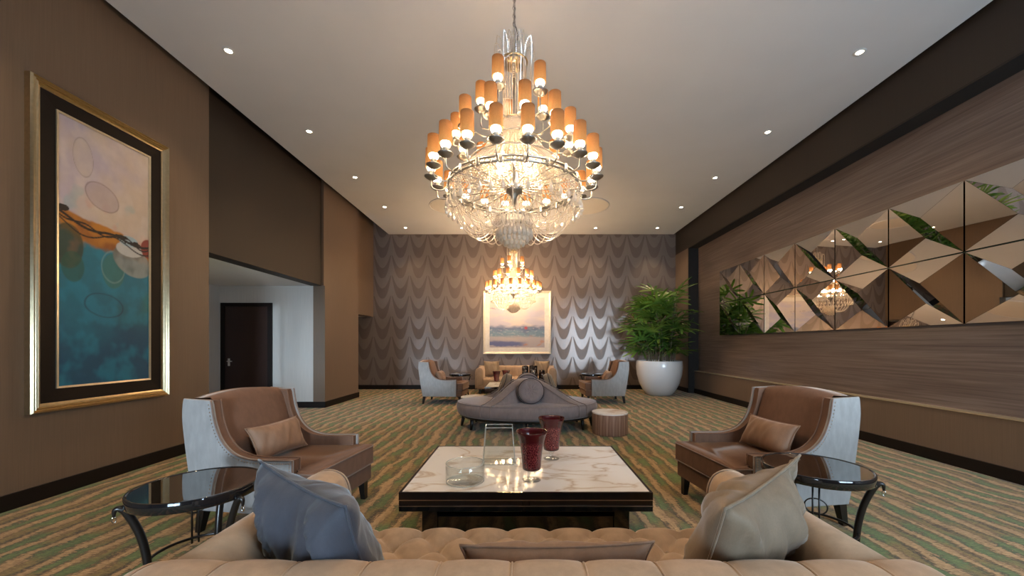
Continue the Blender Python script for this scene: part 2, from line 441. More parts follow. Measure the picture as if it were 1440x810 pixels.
def pillow(name, w, h, t, mat, label, loc, rot, seed=0, n=26, cat='pillow', group=None, wr=.012, piping='same'):
    """cushion standing in its local xz plane, thickness along y"""
    vs, fs = [], []
    def pt(u, v, sgn):
        e = .10
        x = w / 2 * (u * (1 - e * (1 - abs(v) ** 2.2) * abs(u))) ; z = h / 2 * (v * (1 - e * (1 - abs(u) ** 2.2) * abs(v)))
        th = ((1 - abs(u) ** 2.6) * (1 - abs(v) ** 2.6)) ** .55 * t / 2
        p = Vector((x * 6 + seed * 3.1, z * 6, sgn * 2.))
        q = Vector((x * 22 + z * 9 + seed, z * 6, sgn * 3.))
        th += (mnoise.noise(p) * wr * 1.5 + mnoise.noise(q) * wr) * min(1, th / (t * .2))
        return (x, sgn * max(th, 0), z)
    for sgn in (-1, 1):
        o = len(vs)
        for i in range(n):
            for j in range(n):
                vs.append(pt(2 * i / (n - 1) - 1, 2 * j / (n - 1) - 1, sgn))
        fs += [tuple(o + q for q in (f if sgn < 0 else f[::-1])) for f in grid_faces(n, n)]
    root = thing(name, label, cat, loc, 0, group); root.rotation_euler = rot
    bm = bmesh.new(); bv = [bm.verts.new(v) for v in vs]
    for f in fs: bm.faces.new([bv[i] for i in f])
    bmesh.ops.remove_doubles(bm, verts=bm.verts, dist=1e-5)
    bm_obj('cover', bm, mat, root, True)
    per = [pt(2 * i / (n - 1) - 1, -1, 1) for i in range(n)] + [pt(1, 2 * i / (n - 1) - 1, 1) for i in range(1, n)] + \
          [pt(1 - 2 * i / (n - 1), 1, 1) for i in range(1, n)] + [pt(-1, 1 - 2 * i / (n - 1), 1) for i in range(1, n - 1)]
    tube('piping', per, .005, mat, root, 5, True)
    return root

# ------------------------------------------------------------------ room shell
XL, XR = -4.2, 4.82
floor = tag(box('floor', (-8, REAR_Y - .3, -.12), (5.4, D + .3, 0), 'carpet'), 'patterned carpet in green, tan and brown wavy rows', kind='structure')
tag(box('ceiling', (-4.08, REAR_Y, H), (4.60, D - .0, H + .12), 'ceil'), 'pale grey painted ceiling with dark edge gaps', kind='structure')
tag(box('ceiling', (-8, REAR_Y - .3, H + .45), (5.4, D + .3, H + .6), 'dark'), 'dark void above the ceiling edge', kind='structure')
tag(box('wall_back', (-8, D, 0), (5.4, D + .2, H + .45), 'scallop'), 'far wall papered with a brown scallop pattern', kind='structure')
tag(boxes('wall_left', [((-4.45, REAR_Y, 0), (XL, 5.14, H + .45)),
                        ((-4.50, 8.25, 0), (-4.25, 9.93, H + .45)),
                        ((-4.80, 9.93, 2.20), (-4.55, D, H + .45))], 'wall'),
    'left wall in brown grasscloth with high bulkheads', kind='structure')
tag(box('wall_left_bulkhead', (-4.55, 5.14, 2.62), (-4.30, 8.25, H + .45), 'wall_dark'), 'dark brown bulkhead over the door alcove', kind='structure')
tag(boxes('wall_alcove', [((-6.75, 8.25, 0), (-4.50, 8.45, 2.62)), ((-6.75, 5.14, 0), (-6.52, 8.25, 2.62)), ((-6.75, 4.94, 0), (-5.405, 5.14, 2.62)), ((-4.555, 4.94, 0), (-4.45, 5.14, 2.62)), ((-5.405, 4.94, 0), (-4.555, 5.14, .55)), ((-5.405, 4.94, 2.35), (-4.555, 5.14, 2.62)),
                          ((-6.75, 9.73, 0), (-4.50, 9.93, 2.4)), ((-6.75, 9.93, 0), (-6.52, D, 2.4)), ], 'wall_silver'),
    'grey papered walls of the door alcove', kind='structure')
tag(box('wall_left_return', (-4.50, 8.20, 2.62), (-4.25, 8.25, H + .45), 'wall'), 'narrow brown wall return beside the bulkhead', kind='structure')
tag(boxes('ceiling_alcove', [((-6.75, 4.94, 2.62), (-4.55, 8.45, 2.75)), ((-6.75, 9.73, 2.2), (-4.80, D, 2.4))], 'ceil'), 'low ceiling inside the door alcove', kind='structure')
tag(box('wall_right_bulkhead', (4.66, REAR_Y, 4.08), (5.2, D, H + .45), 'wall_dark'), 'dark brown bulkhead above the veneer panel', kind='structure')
tag(boxes('wall_right', [
                         ((4.66, 12.8 * .844, 0), (5.2, D, 4.08)),
                         ((XR, REAR_Y, 0), (5.2, 10.8, .61))], 'wall'),
    'right wall in brown grasscloth framing the veneer recess', kind='structure')
tag(box('wall_right_recess', (4.93, REAR_Y, .61), (5.2, 10.8, 4.08), 'veneer'), 'horizontal grained brown veneer panel in the right wall', kind='structure')
tag(box('trim_1', (XR - .012, REAR_Y, .61), (4.93, 10.8, .625), 'goldline'), 'thin pale ledge under the veneer panel', kind='structure')
tag(boxes('trim_2', [((4.655, REAR_Y, 4.06), (4.93, 10.8, 4.085)), ((4.655, 10.77, 0), (4.93, 10.805, 4.08))], 'dark'), 'black reveal around the veneer panel', kind='structure')
BB = .13
tag(boxes('baseboard_left', [((XL, REAR_Y, 0), (XL + .018, 5.14, BB)), ((-4.25, 8.232, 0), (-4.232, 9.945, BB)), ((-5.32, 8.232, 0), (-4.25, 8.25, BB)), ((-6.52, 8.232, 0), (-6.51, 8.25, BB)), ((-4.5, 9.93, 0), (-4.232, 9.945, BB))], 'base'), 'dark baseboard along the left wall', kind='structure')
tag(box('baseboard_right', (XR - .018, REAR_Y, 0), (XR, 10.8, BB), 'base'), 'dark baseboard along the right wall', kind='structure')
tag(boxes('baseboard_back', [((-6.5, D - .018, 0), (4.66, D, BB)), ((4.642, 10.8, 0), (4.66, D, BB))], 'base'), 'dark baseboard along the far wall', kind='structure')
# rear wall behind the camera, with two windows
def rear_wall():
    xs = [-4.45]; segs = []
    y0, y1 = REAR_Y - .2, REAR_Y; x = -4.45
    for (wx, ww, z0, z1) in WINDOWS:
        segs.append(((x, y0, 0), (wx - ww / 2, y1, H + .45)))
        segs.append(((wx - ww / 2, y0, 0), (wx + ww / 2, y1, z0))); segs.append(((wx - ww / 2, y0, z1), (wx + ww / 2, y1, H + .45)))
        x = wx + ww / 2
    segs.append(((x, y0, 0), (5.2, y1, H + .45)))
    tag(boxes('wall_rear', segs, 'wall'), 'rear wall with two tall windows', kind='structure')
    for i, (wx, wy, ww, z0, z1) in enumerate([(a, REAR_Y - .1, b, c, d) for a, b, c, d in WINDOWS] + [ALCOVE_WIN]):
        t = thing('window_%d' % (i + 1), ['daylight window behind the sofa', 'wide daylight window near the mirror wall', 'daylight window of the door alcove'][i], None, (wx, wy, z0)); t['kind'] = 'structure'
        h = z1 - z0; w = ww
        boxes('window_frame', [((-w / 2, -.04, 0), (-w / 2 + .05, .04, h)), ((w / 2 - .05, -.04, 0), (w / 2, .04, h)),
                               ((-w / 2, -.04, 0), (w / 2, .04, .05)), ((-w / 2, -.04, h - .05), (w / 2, .04, h)), ((-.025, -.03, 0), (.025, .03, h))], 'base', t)
        for sx in (-1, 1):
            x0, x1 = (-w / 2 + .05, -.025) if sx < 0 else (.025, w / 2 - .05)
            box('pane', (x0, -.004, .05), (x1, .004, h - .05), 'pane', t)
rear_wall()
# door in the alcove
d = thing('door_1', 'dark mahogany door with a lever handle in the alcove', None, (-5.915, 8.25, 0)); d['kind'] = 'structure'
box('door_leaf', (-.46, -.03, 0), (.46, .0, 2.17), 'door', d, .004)
boxes('door_frame', [((-.545, -.045, 0), (-.46, 0, 2.25)), ((.46, -.045, 0), (.545, 0, 2.25)), ((-.46, -.045, 2.17), (.46, 0, 2.25))], 'base', d)
hd = bmesh.new(); add_box(hd, (-.36, -.04, .98), (.05, .02, .16), .005); add_box(hd, (-.32, -.08, 1.0), (.12, .02, .022), .006); add_box(hd, (-.365, -.06, 1.0), (.022, .05, .022))
bm_obj('handle', hd, 'chrome', d)
# two thin round discs, paler than the ceiling around them
for i, x in enumerate((-1.66, 1.50)):
    t = thing('ceiling_disc', ['round pale ceiling disc on the painting side of the chandelier', 'round pale ceiling disc on the mirror side of the chandelier'][i], 'ceiling panel', (x, 9.35, H), 0, 'round ceiling discs')
    lathe('disc', [(0, -.012), (.56, -.012), (.58, -.008), (.58, 0)], 'disc_pale', t, 48, False)
    lathe('rim', [(.58, 0), (.585, -.015), (.60, -.015), (.605, 0)], 'ceil', t, 48)

# ------------------------------------------------------------------ downlights
def downlights():
    spots = [(-3.37, 4.40 + 1.66 * k) for k in range(-2, 5)] + [(3.88, 4.42 + 1.66 * k) for k in range(-2, 5)] + [(2.1, 11.06), (-1.75, 11.06), (-.75, 1.25), (.8, 1.25)]  # pair above the near sofa is added, out of view, to brighten it
    proto = None
    for i, (x, y) in enumerate(spots):
        nth = ['seventh', 'sixth', 'fifth', 'fourth', 'third', 'second', 'first'][i % 7]
        if i < 7: lab = 'ceiling downlight in the painting-side row, %s from the scalloped wall' % nth
        elif i < 14: lab = 'ceiling downlight in the mirror-side row, %s from the scalloped wall' % nth
        else: lab = ['ceiling downlight at the scalloped wall, between the chandelier and the palm', 'ceiling downlight at the scalloped wall, between the chandelier and the doorway', 'added ceiling downlight above the sofa end with the silver blue pillow', 'added ceiling downlight above the sofa end with the champagne pillow'][i - 14]
        if proto is None:
            t = thing('downlight', lab, 'downlight', (x, y, H), 0, 'ceiling downlights'); proto = t
            lathe('trim_ring', [(.035, 0), (.037, -.006), (.058, -.006), (.062, 0)], 'trimring', t, 24)
            lathe('lens', [(0, -.003), (.034, -.003), (.036, 0)], 'lens', t, 20, False)
        else:
            t = dup(proto); place(t, (x, y, H), 0, lab)
        l = bpy.data.lights.new('downlight_beam', 'SPOT'); l.energy = SPOT_W; l.color = (1, .74, .46)
        l.spot_size = math.radians(92); l.spot_blend = .7; l.shadow_soft_size = .04
        lo = link(bpy.data.objects.new('downlight_beam', l)); lo.location = (x, y, H - .02)
downlights()

# ------------------------------------------------------------------ chandeliers
RING_Z, RING_R = 0.0, .575      # local z = 0 at the ring plane
def beads(path, r, step=None, n=None):
    """string of small octahedral beads along a path"""
    P = [Vector(p) for p in path]; L = [0]
    for a, b in zip(P, P[1:]): L.append(L[-1] + (b - a).length)
    step = step or r * 2.0; cnt = max(2, int(L[-1] / step)); out = []; j = 0
    for k in range(cnt + 1):
        s = L[-1] * k / cnt
        while j < len(L) - 2 and L[j + 1] < s: j += 1
        t = (s - L[j]) / max(1e-9, L[j + 1] - L[j]); c = P[j].lerp(P[j + 1], t)
        v = [c + Vector(q) * r for q in ((1, 0, 0), (0, 1, 0), (-1, 0, 0), (0, -1, 0), (0, 0, 1.15), (0, 0, -1.15))]
        out.append((v, [(0, 1, 4), (1, 2, 4), (2, 3, 4), (3, 0, 4), (1, 0, 5), (2, 1, 5), (3, 2, 5), (0, 3, 5)]))
    return merged(out)
def drop(c, r, h):
    """faceted pendant drop hanging from c"""
    c = Vector(c); v, f = [c], []
    for k, (q, z) in enumerate(((.35, -.2), (.8, -.5), (1, -.72), (.6, -.93))):
        for i in range(6):
            a = PI / 3 * i; v.append(c + Vector((q * r * math.cos(a), q * r * math.sin(a), z * h)))
    v.append(c + Vector((0, 0, -h)))
    for i in range(6):
        j = (i + 1) % 6; f.append((0, 1 + i, 1 + j))
        for k in range(3): f.append((1 + 6 * k + i, 7 + 6 * k + i, 7 + 6 * k + j, 1 + 6 * k + j))
        f.append((19 + j, 19 + i, 25))
    return v, f
def make_chandelier(label, loc, chain_top):
    root = thing('chandelier', label, 'chandelier', loc, 0, 'crystal chandeliers')
    zt = chain_top - loc[2]
    def spin(name, data, mat, n, smooth=False, off=0., parent=root):
        me = bpy.data.meshes.new(name); me.from_pydata([tuple(v) for v in data[0]], [], data[1]); me.update(); me.materials.append(M[mat])
        if smooth: me.shade_smooth()
        for i in range(n):
            o = link(bpy.data.objects.new(name, me), parent); o.rotation_euler = (0, 0, 2 * PI * (i + off) / n)
    circ = lambda r, z, n=64: [(r * math.cos(2 * PI * i / n), r * math.sin(2 * PI * i / n), z) for i in range(n)]
    # ring of two rods with knuckles, hub and spokes
    tube('ring', circ(RING_R, .018), .010, 'silver', root, 8, True)
    tube('ring', circ(RING_R, -.018), .010, 'silver', root, 8, True)
    kn = bmesh.new(); add_box(kn, (RING_R, 0, 0), (.028, .03, .066), .006)
    me = bpy.data.meshes.new('knuckle'); kn.to_mesh(me); kn.free(); me.materials.append(M['silver'])
    for i in range(20):
        o = link(bpy.data.objects.new('knuckle', me), root); o.rotation_euler = (0, 0, 2 * PI * (i + .5) / 20)
    lathe('hub', [(0, -.13), (.012, -.13), (.022, -.08), (.04, -.05), (.045, -.04), (.072, -.03), (.075, .02), (.03, .03), (0, .03)], 'silver', root, 28)
    spin('spoke', tube_data([(.07, 0, 0), (RING_R, 0, 0)], .005, 6), 'silver', 20, True)
    # centre stem, collars and crown
    tube('stem', [(0, 0, .03), (0, 0, 1.12)], .016, 'silver', root, 10)
    tube('collar', circ(.095, .60, 40), .009, 'gold', root, 8, True)
    tube('collar', circ(.115, 1.12, 40), .008, 'gold', root, 8, True)
    lathe('crown_cap', [(0, 1.22), (.025, 1.22), (.03, 1.17), (.06, 1.15), (.065, 1.12), (.1, 1.11), (.1, 1.10), (0, 1.10)], 'gold', root, 24)
    for z, R, n in ((.40, .24, 12), (.20, .40, 12)):
        tube('tier_ring', circ(R, z, 48), .007, 'silver', root, 6, True)
    spin('tier_strut', tube_data([(.018, 0, .40), (.24, 0, .40)], .005), 'silver', 6, True)
    # crown loops and column strands
    spin('crown_strand', beads(spline([(.10, 0, 1.13), (.12, 0, 1.25), (.165, 0, 1.29), (.175, 0, 1.18), (.17, 0, 1.0), (.165, 0, .88)], 5), .0075, .017), 'crystal', 12)
    spin('crown_strand', beads(spline([(.03, 0, 1.2), (.04, 0, 1.33), (.08, 0, 1.36), (.10, 0, 1.25), (.115, 0, 1.13)], 5), .007, .017), 'crystal', 10, off=.5)
    spin('column_strand', beads([(.108, 0, 1.12), (.092, 0, .6)], .0062, .0125), 'crystal', 26)
    # flared canopy of strands down to the ring
    can = spline([(.095, 0, .60), (.13, 0, .48), (.24, 0, .33), (.40, 0, .17), (.565, 0, .02)], 5)
    spin('canopy_strand', beads(can, .0100, .018), 'crystal', 76)
    spin('inner_strand', beads(spline([(.09, 0, .59), (.16, 0, .34), (.24, 0, .10)], 5), .012, .024), 'crystal', 30)
    spin('inner_strand', beads(spline([(.24, 0, .36), (.34, 0, .20), (.42, 0, .05)], 5), .011, .022), 'crystal', 40)
    # swags under the ring to the basket
    sw1 = spline([(.57, 0, -.02), (.53, 0, -.20), (.44, 0, -.36), (.33, 0, -.42), (.22, 0, -.37), (.155, 0, -.26)], 6)
    spin('swag_strand', beads(sw1, .0066, .012), 'crystal', 28)
    sw2 = spline([(.57, 0, -.02), (.50, 0, -.14), (.38, 0, -.25), (.27, 0, -.28), (.145, 0, -.24)], 6)
    spin('swag_strand', beads(sw2, .006, .012), 'crystal', 14, off=.5)
    spin('pendant', merged([beads([(.59, 0, -.03), (.59, 0, -.15)], .007, .018), drop((.59, 0, -.15), .020, .085)]), 'crystal', 40, off=.25)
    # basket of drops at the foot
    tube('basket_ring', circ(.145, -.25, 40), .008, 'silver', root, 6, True)
    tube('stem', [(0, 0, -.13), (0, 0, -.50)], .008, 'silver', root, 8)
    for r, z, n, dr, dh in ((.155, -.26, 22, .020, .085), (.135, -.31, 18, .021, .09), (.150, -.345, 22, .022, .10), (.115, -.385, 16, .022, .095), (.08, -.41, 12, .022, .10), (.04, -.43, 7, .02, .10)):
        spin('basket_drop', merged([beads([(r, 0, z + .02), (r, 0, z)], .008, .016), drop((r, 0, z), dr, dh)]), 'crystal', n, off=random.random())
    # lamp arms: three tiers
    for (R, zs, n, off, r0, z0) in ((.715, .135, 20, .5, RING_R, .0), (.505, .44, 12, .35, .24, .40), (.30, .80, 5, -.347, .095, .60)):
        pth = spline([(r0, 0, z0), (r0 + (R - r0) * .35, 0, z0 - .05), (R - .01, 0, z0 - .035), (R, 0, zs - .10)], 6)
        arm_d = tube_data(pth, .006, 6)
        me = bpy.data.meshes.new('lamp_arm'); me.from_pydata([tuple(v) for v in arm_d[0]], [], arm_d[1]); me.materials.append(M['silver']); me.shade_smooth()
        first = None
        for i in range(n):
            a = link(bpy.data.objects.new('lamp_arm', me), root); a.rotation_euler = (0, 0, -PI / 2 + 2 * PI * (i + off) / n)
            if first is None:
                first = a
                for nm, prof, mt, sg in (('drip_dish', [(0, -.105), (.012, -.105), (.03, -.098), (.058, -.078), (.06, -.072), (.02, -.082), (0, -.08)], 'silver', 20),
                                         ('socket', [(0, -.08), (.016, -.08), (.016, -.045), (.024, -.04), (.024, -.03), (0, -.03)], 'candle', 14),
                                         ('bulb', [(0, -.03), (.018, -.03), (.034, -.018), (.040, -.002), (.036, .012), (.018, .026), (0, .030)], 'bulb', 16),
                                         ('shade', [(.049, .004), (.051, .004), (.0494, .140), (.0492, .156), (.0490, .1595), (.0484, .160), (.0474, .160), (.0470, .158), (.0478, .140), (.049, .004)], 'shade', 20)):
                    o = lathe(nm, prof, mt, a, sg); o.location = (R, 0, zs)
            else:
                for ch in first.children:
                    c = ch.copy(); link(c, a)
    # made-up bulbs added inside the canopy for brightness, on short stalks
    for i in range(6):
        a = 2 * PI * (i + .5) / 6; ca, sa = math.cos(a), math.sin(a)
        st = tube('added_inner_arm', [(.016 * ca, .016 * sa, .16), (.10 * ca, .10 * sa, .13), (.15 * ca, .15 * sa, .16)], .006, 'silver', root, 6)
        o = lathe('added_inner_bulb', [(0, 0), (.014, 0), (.026, .018), (.030, .034), (.024, .052), (.010, .066), (0, .070)], 'bulb', root, 14); o.location = (.15 * ca, .15 * sa, .16)
    # hanging chain and flex
    rng = []
    for k in range(20):
        t = 2 * PI * k / 20; rng.append((.011 * math.cos(t), 0, .022 * math.sin(t)))
    lv, lf = tube_data(rng, .0035, 6, True)
    me = bpy.data.meshes.new('chain_link'); me.from_pydata([tuple(v) for v in lv], [], lf); me.materials.append(M['silver']); me.shade_smooth()
    z, k = 1.24, 0
    while z < zt - .03:
        o = link(bpy.data.objects.new('chain_link', me), root); o.location = (0, 0, z); o.rotation_euler = (0, 0, .5 + (PI / 2 if k % 2 else 0)); z += .036; k += 1
    tube('flex', spline([(.0, 0, 1.22), (.03, .0, 1.34), (.02, .005, 1.42), (.004, .01, 1.52), (.012, .008, zt)], 8), .004, 'leg', root, 6)
    lathe('ceiling_rose', [(0, zt - .04), (.03, zt - .04), (.06, zt - .02), (.065, zt), (0, zt)], 'silver', root, 24)
    return root
def chandelier_light(root):
    for (R, zs, n, off) in ((.715, .135, 20, .5), (.505, .44, 12, .35), (.30, .80, 5, -.347)):
        for i in range(n):
            a = -PI / 2 + 2 * PI * (i + off) / n
            l = bpy.data.lights.new('bulb_light', 'POINT'); l.energy = BULB_W; l.color = WARM; l.shadow_soft_size = .046
            o = link(bpy.data.objects.new('bulb_light', l)); o.location = root.location + Vector((R * math.cos(a), R * math.sin(a), zs - .004))
def added_inner_light(root):  # lamps of the added canopy bulbs
    for i in range(6):
        a = 2 * PI * (i + .5) / 6
        l = bpy.data.lights.new('added_bulb_light', 'POINT'); l.energy = ADDED_INNER_W; l.color = WARM; l.shadow_soft_size = .04
        o = link(bpy.data.objects.new('added_bulb_light', l)); o.location = root.location + Vector((.15 * math.cos(a), .15 * math.sin(a), .195))
ch1 = make_chandelier('large crystal chandelier with amber shades hanging over the marble coffee table', (-.075, 3.40, 2.73), H)
ch2 = dup(ch1); place(ch2, (-.25, 10.35, 2.73), .09, 'large crystal chandelier with amber shades hanging in front of the seascape picture')
chandelier_light(ch1); chandelier_light(ch2); added_inner_light(ch1); added_inner_light(ch2)

# ------------------------------------------------------------------ paintings
def painted(name, fn, w, h, nu, nv, parent, loc, axis):
    """canvas grid with a colour attribute; u to the viewer's right, v up"""
    vs = []
    for i in range(nu):
        for j in range(nv):
            a, b = (i / (nu - 1) - .5) * w, (j / (nv - 1) - .5) * h
            vs.append((a, 0, b) if axis == 'x' else (0, a, b))
    # a thin stretched panel: front sheet plus back sheet
    back = [(v[0], v[1] + .012, v[2]) if axis == 'x' else (v[0] - .012, v[1], v[2]) for v in vs]
    f = grid_faces(nu, nv)
    o = mesh_obj(name, vs, f, 'canvas', parent); o.location = loc
    at = o.data.color_attributes.new('paint', 'FLOAT_COLOR', 'POINT')
    buf = np.ones((nu * nv, 4), np.float32); k = 0
    for i in range(nu):
        for j in range(nv):
            buf[k, :3] = fn(i / (nu - 1), j / (nv - 1)); k += 1
    at.data.foreach_set('color', buf.ravel())
    return o
def lerp(a, b, t): return np.array(a) * (1 - t) + np.array(b) * t
def sm(a, b, x): t = min(1, max(0, (x - a) / (b - a))); return t * t * (3 - 2 * t)
def nz(x, y, s=0.): return mnoise.noise(Vector((x, y, s)))
def fb(x, y, s=0.): return nz(x, y, s) + .5 * nz(2 * x, 2 * y, s + 3) + .25 * nz(4 * x, 4 * y, s + 7)
C = lambda r, g, b: np.array(srgb(r, g, b))
def teal_art(u, v):
    asp = 2.35; x, y = u, (1 - v) * asp        # y downwards in units of the width
    def ell(cx, cy, rx, ry, rot=0.):
        dx, dy = x - cx, y - cy; c, s = math.cos(rot), math.sin(rot)
        return math.hypot((dx * c + dy * s) / rx, (-dx * s + dy * c) / ry) + .04 * fb(x * 5, y * 5, cx)
    n1, n2, n3 = fb(x * 2, y * 2, 1), fb(x * 5, y * 5, 2), fb(x * 12, y * 12, 5)
    top = lerp(C(196, 184, 196), C(212, 192, 172), sm(-.4, .5, n1 + .5 * x - .1)); top = lerp(top, C(222, 208, 196), .5 * sm(-.2, .7, n2))
    top = lerp(top, C(150, 186, 190), .45 * sm(.25, .6, fb(x * 4, y * 4, 9)) * sm(.45, .7, y)); top = lerp(top, C(214, 160, 140), .5 * sm(.3, .7, fb(x * 5, y * 4, 14)) * sm(.5, .8, y))
    col = top
    teal = lerp(C(18, 118, 142), C(10, 78, 108), sm(1.35, 2.2, y + .3 * n1)); teal = lerp(teal, C(40, 110, 92), .7 * sm(.0, .7, n1 + .9 * (x - .5)) * (1 - sm(1.5, 1.9, y)))
    teal = lerp(teal, C(26, 148, 176), .45 * sm(0, .8, n2 + .3))
    yo = .80 + .17 * x + .03 * n2             # cream to orange edge
    yt = 1.02 + .16 * x + .07 * n1 + .1 * sm(0., .3, x) - .12     # orange to teal edge
    org = lerp(C(196, 128, 42), C(150, 88, 36), sm(-.3, .6, n2))
    col = lerp(col, org, sm(yo - .012, yo + .012, y)); col = lerp(col, teal, sm(yt, yt + .07, y + .03 * n3))
    def blob(e, c, k=1.): return lerp(col, c, k * sm(1.03, .93, e))
    def line(e, c, w=.05, k=.8): return lerp(col, c, k * max(0, 1 - abs(e - 1) / w))
    col = blob(ell(.10, 1.12, .145, .20), lerp(C(52, 66, 44), C(120, 82, 36), sm(-.2, .5, n2)), .85)
    col = blob(ell(.14, 1.30, .11, .14), C(30, 92, 76), .7)
    col = blob(ell(.56, 1.28, .13, .17), C(64, 118, 96), .6); col = line(ell(.56, 1.24, .13, .15), C(140, 178, 176), .09, .5)
    col = blob(ell(.79, 1.15, .24, .15, .25), lerp(C(150, 156, 152), C(112, 116, 112), sm(-.3, .5, n2)), .9)
    col = blob(ell(.76, 1.03, .17, .075), C(206, 208, 206), .9); col = blob(ell(.74, .95, .12, .055), C(166, 196, 210), .95)
    col = blob(ell(.99, .98, .10, .10), C(140, 40, 34), .95)
    e = ell(.24, .30, .10, .17, -.12); col = blob(e, C(206, 190, 166), .35); col = line(e, C(160, 148, 142), .05)
    e = ell(.44, .60, .185, .12, .25); col = blob(e, C(186, 168, 170), .6); col = line(e, C(140, 116, 116), .06)
    col = line(ell(.46, 1.62, .21, .11, .1), C(8, 52, 74), .07, .75)
    yl = .83 + .03 * math.sin(x * 9) + .125 * sm(.0, .45, x)          # drawn black lines
    for off, wd in ((0, .010), (.035 * math.sin(x * 14 + 1), .006), (.05 + .03 * math.sin(x * 8), .005)):
        col = lerp(col, C(22, 18, 20), sm(wd + .006, wd - .002, abs(y - yl - off)))
    for (cx, cy, rx, ry) in ((.05, .80, .055, .03), (.65, .925, .085, .022), (.80, .965, .10, .014), (.70, .96, .016, .016), (.83, .955, .04, .016)):
        col = blob(ell(cx, cy, rx, ry), C(22, 18, 20))
    return col * (1 + .06 * n3) * .72
def sea_art(u, v):
    n1, n2, n3 = fb(u * 3, v * 8, 1), fb(u * 7, v * 14, 2), fb(u * 16, v * 30, 3)
    col = lerp(C(186, 182, 200), C(204, 194, 192), sm(-.4, .5, n1 + (v - .6)))
    col = lerp(col, C(176, 166, 164), .8 * sm(.34, .22, v + .04 * n1))
    b = sm(.20, .25, v + .03 * n1) * sm(.46, .38, v + .03 * n2)
    col = lerp(col, lerp(C(104, 138, 160), C(72, 96, 136), sm(.26, .40, v + .08 * n2)), .9 * b)
    b2 = sm(.02, .05, v + .03 * n2) * sm(.15, .09, v + .05 * n1) * sm(.75, .5, u)
    col = lerp(col, C(70, 88, 146), .85 * b2); col = lerp(col, C(196, 128, 90), .55 * sm(.35, .6, n2) * sm(.3, .15, v) * sm(.4, .7, u))
    col = lerp(col, C(120, 110, 150), .8 * sm(.16, .3, n3) * sm(.03, .0, abs(v - .78)) * sm(.55, .3, u))
    col = lerp(col, C(170, 60, 70), .9 * sm(.04, .02, math.hypot(u - .66, (v - .39)))); col = lerp(col, C(206, 204, 206), .35 * sm(.2, .6, n3) * b)
    return col * .78
def frame_strips(parent, w, h, depth, prof, mat, name, axis):
    """mitred moulding: prof = list of (inset from the outer edge, height proud of the wall)"""
    co = lambda ins: [(-w / 2 + ins, -h / 2 + ins), (w / 2 - ins, -h / 2 + ins), (w / 2 - ins, h / 2 - ins), (-w / 2 + ins, h / 2 - ins)]
    for s in range(4):
        vs, fs = [], []
        for ins, pr in prof:
            c = co(ins)
            for q in (c[s], c[(s + 1) % 4]): vs.append((q[0], -pr, q[1]) if axis == 'x' else (pr, q[0], q[1]))
        n = len(prof)
        for k in range(n): a, b = 2 * k, 2 * ((k + 1) % n); fs.append((a, a + 1, b + 1, b))
        fs.append(tuple(range(0, 2 * n, 2))); fs.append(tuple(range(1, 2 * n, 2)))
        bm = bmesh.new(); bv = [bm.verts.new(v) for v in vs]
        for f in fs: bm.faces.new([bv[i] for i in f])
        bm_obj(name, bm, mat, parent)
# tall teal painting on the left wall (u along +Y is the viewer's right)
t = thing('framed_painting', 'tall abstract painting, cream over teal, in a ridged gold frame', 'painting', (XL, 3.87, 2.21))
w, h = 1.27, 2.90
frame_strips(t, w, h, .06, [(0, 0), (0, .05), (.012, .066), (.022, .050), (.032, .062), (.042, .046), (.052, .056), (.064, .040), (.08, .034), (.08, 0)], 'gold', 'frame_rail', 'y')
frame_strips(t, w - .16, h - .16, .03, [(0, .002), (0, .030), (.125, .024), (.125, .002)], 'base', 'inner_mount', 'y')
frame_strips(t, w - .40, h - .40, .03, [(0, .002), (0, .034), (.018, .030), (.018, .002)], 'goldline', 'fillet', 'y')
painted('canvas', teal_art, w - .43, h - .43, 130, 300, t, (.022, 0, 0), 'y')
t = thing('framed_picture', 'abstract seascape picture in a wide cream frame on the scalloped wall', 'picture', (-.17, D, 2.03))
w, h = 2.07, 1.92
frame_strips(t, w, h, .06, [(0, 0), (0, .06), (.02, .07), (.06, .05), (.075, .045), (.075, 0)], 'cream_frame', 'frame_rail', 'x')
frame_strips(t, w - .15, h - .15, .03, [(0, .002), (0, .035), (.125, .03), (.125, .002)], 'mat_white', 'inner_mount', 'x')
painted('canvas', sea_art, w - .40, h - .40, 110, 110, t, (0, -.028, 0), 'x')

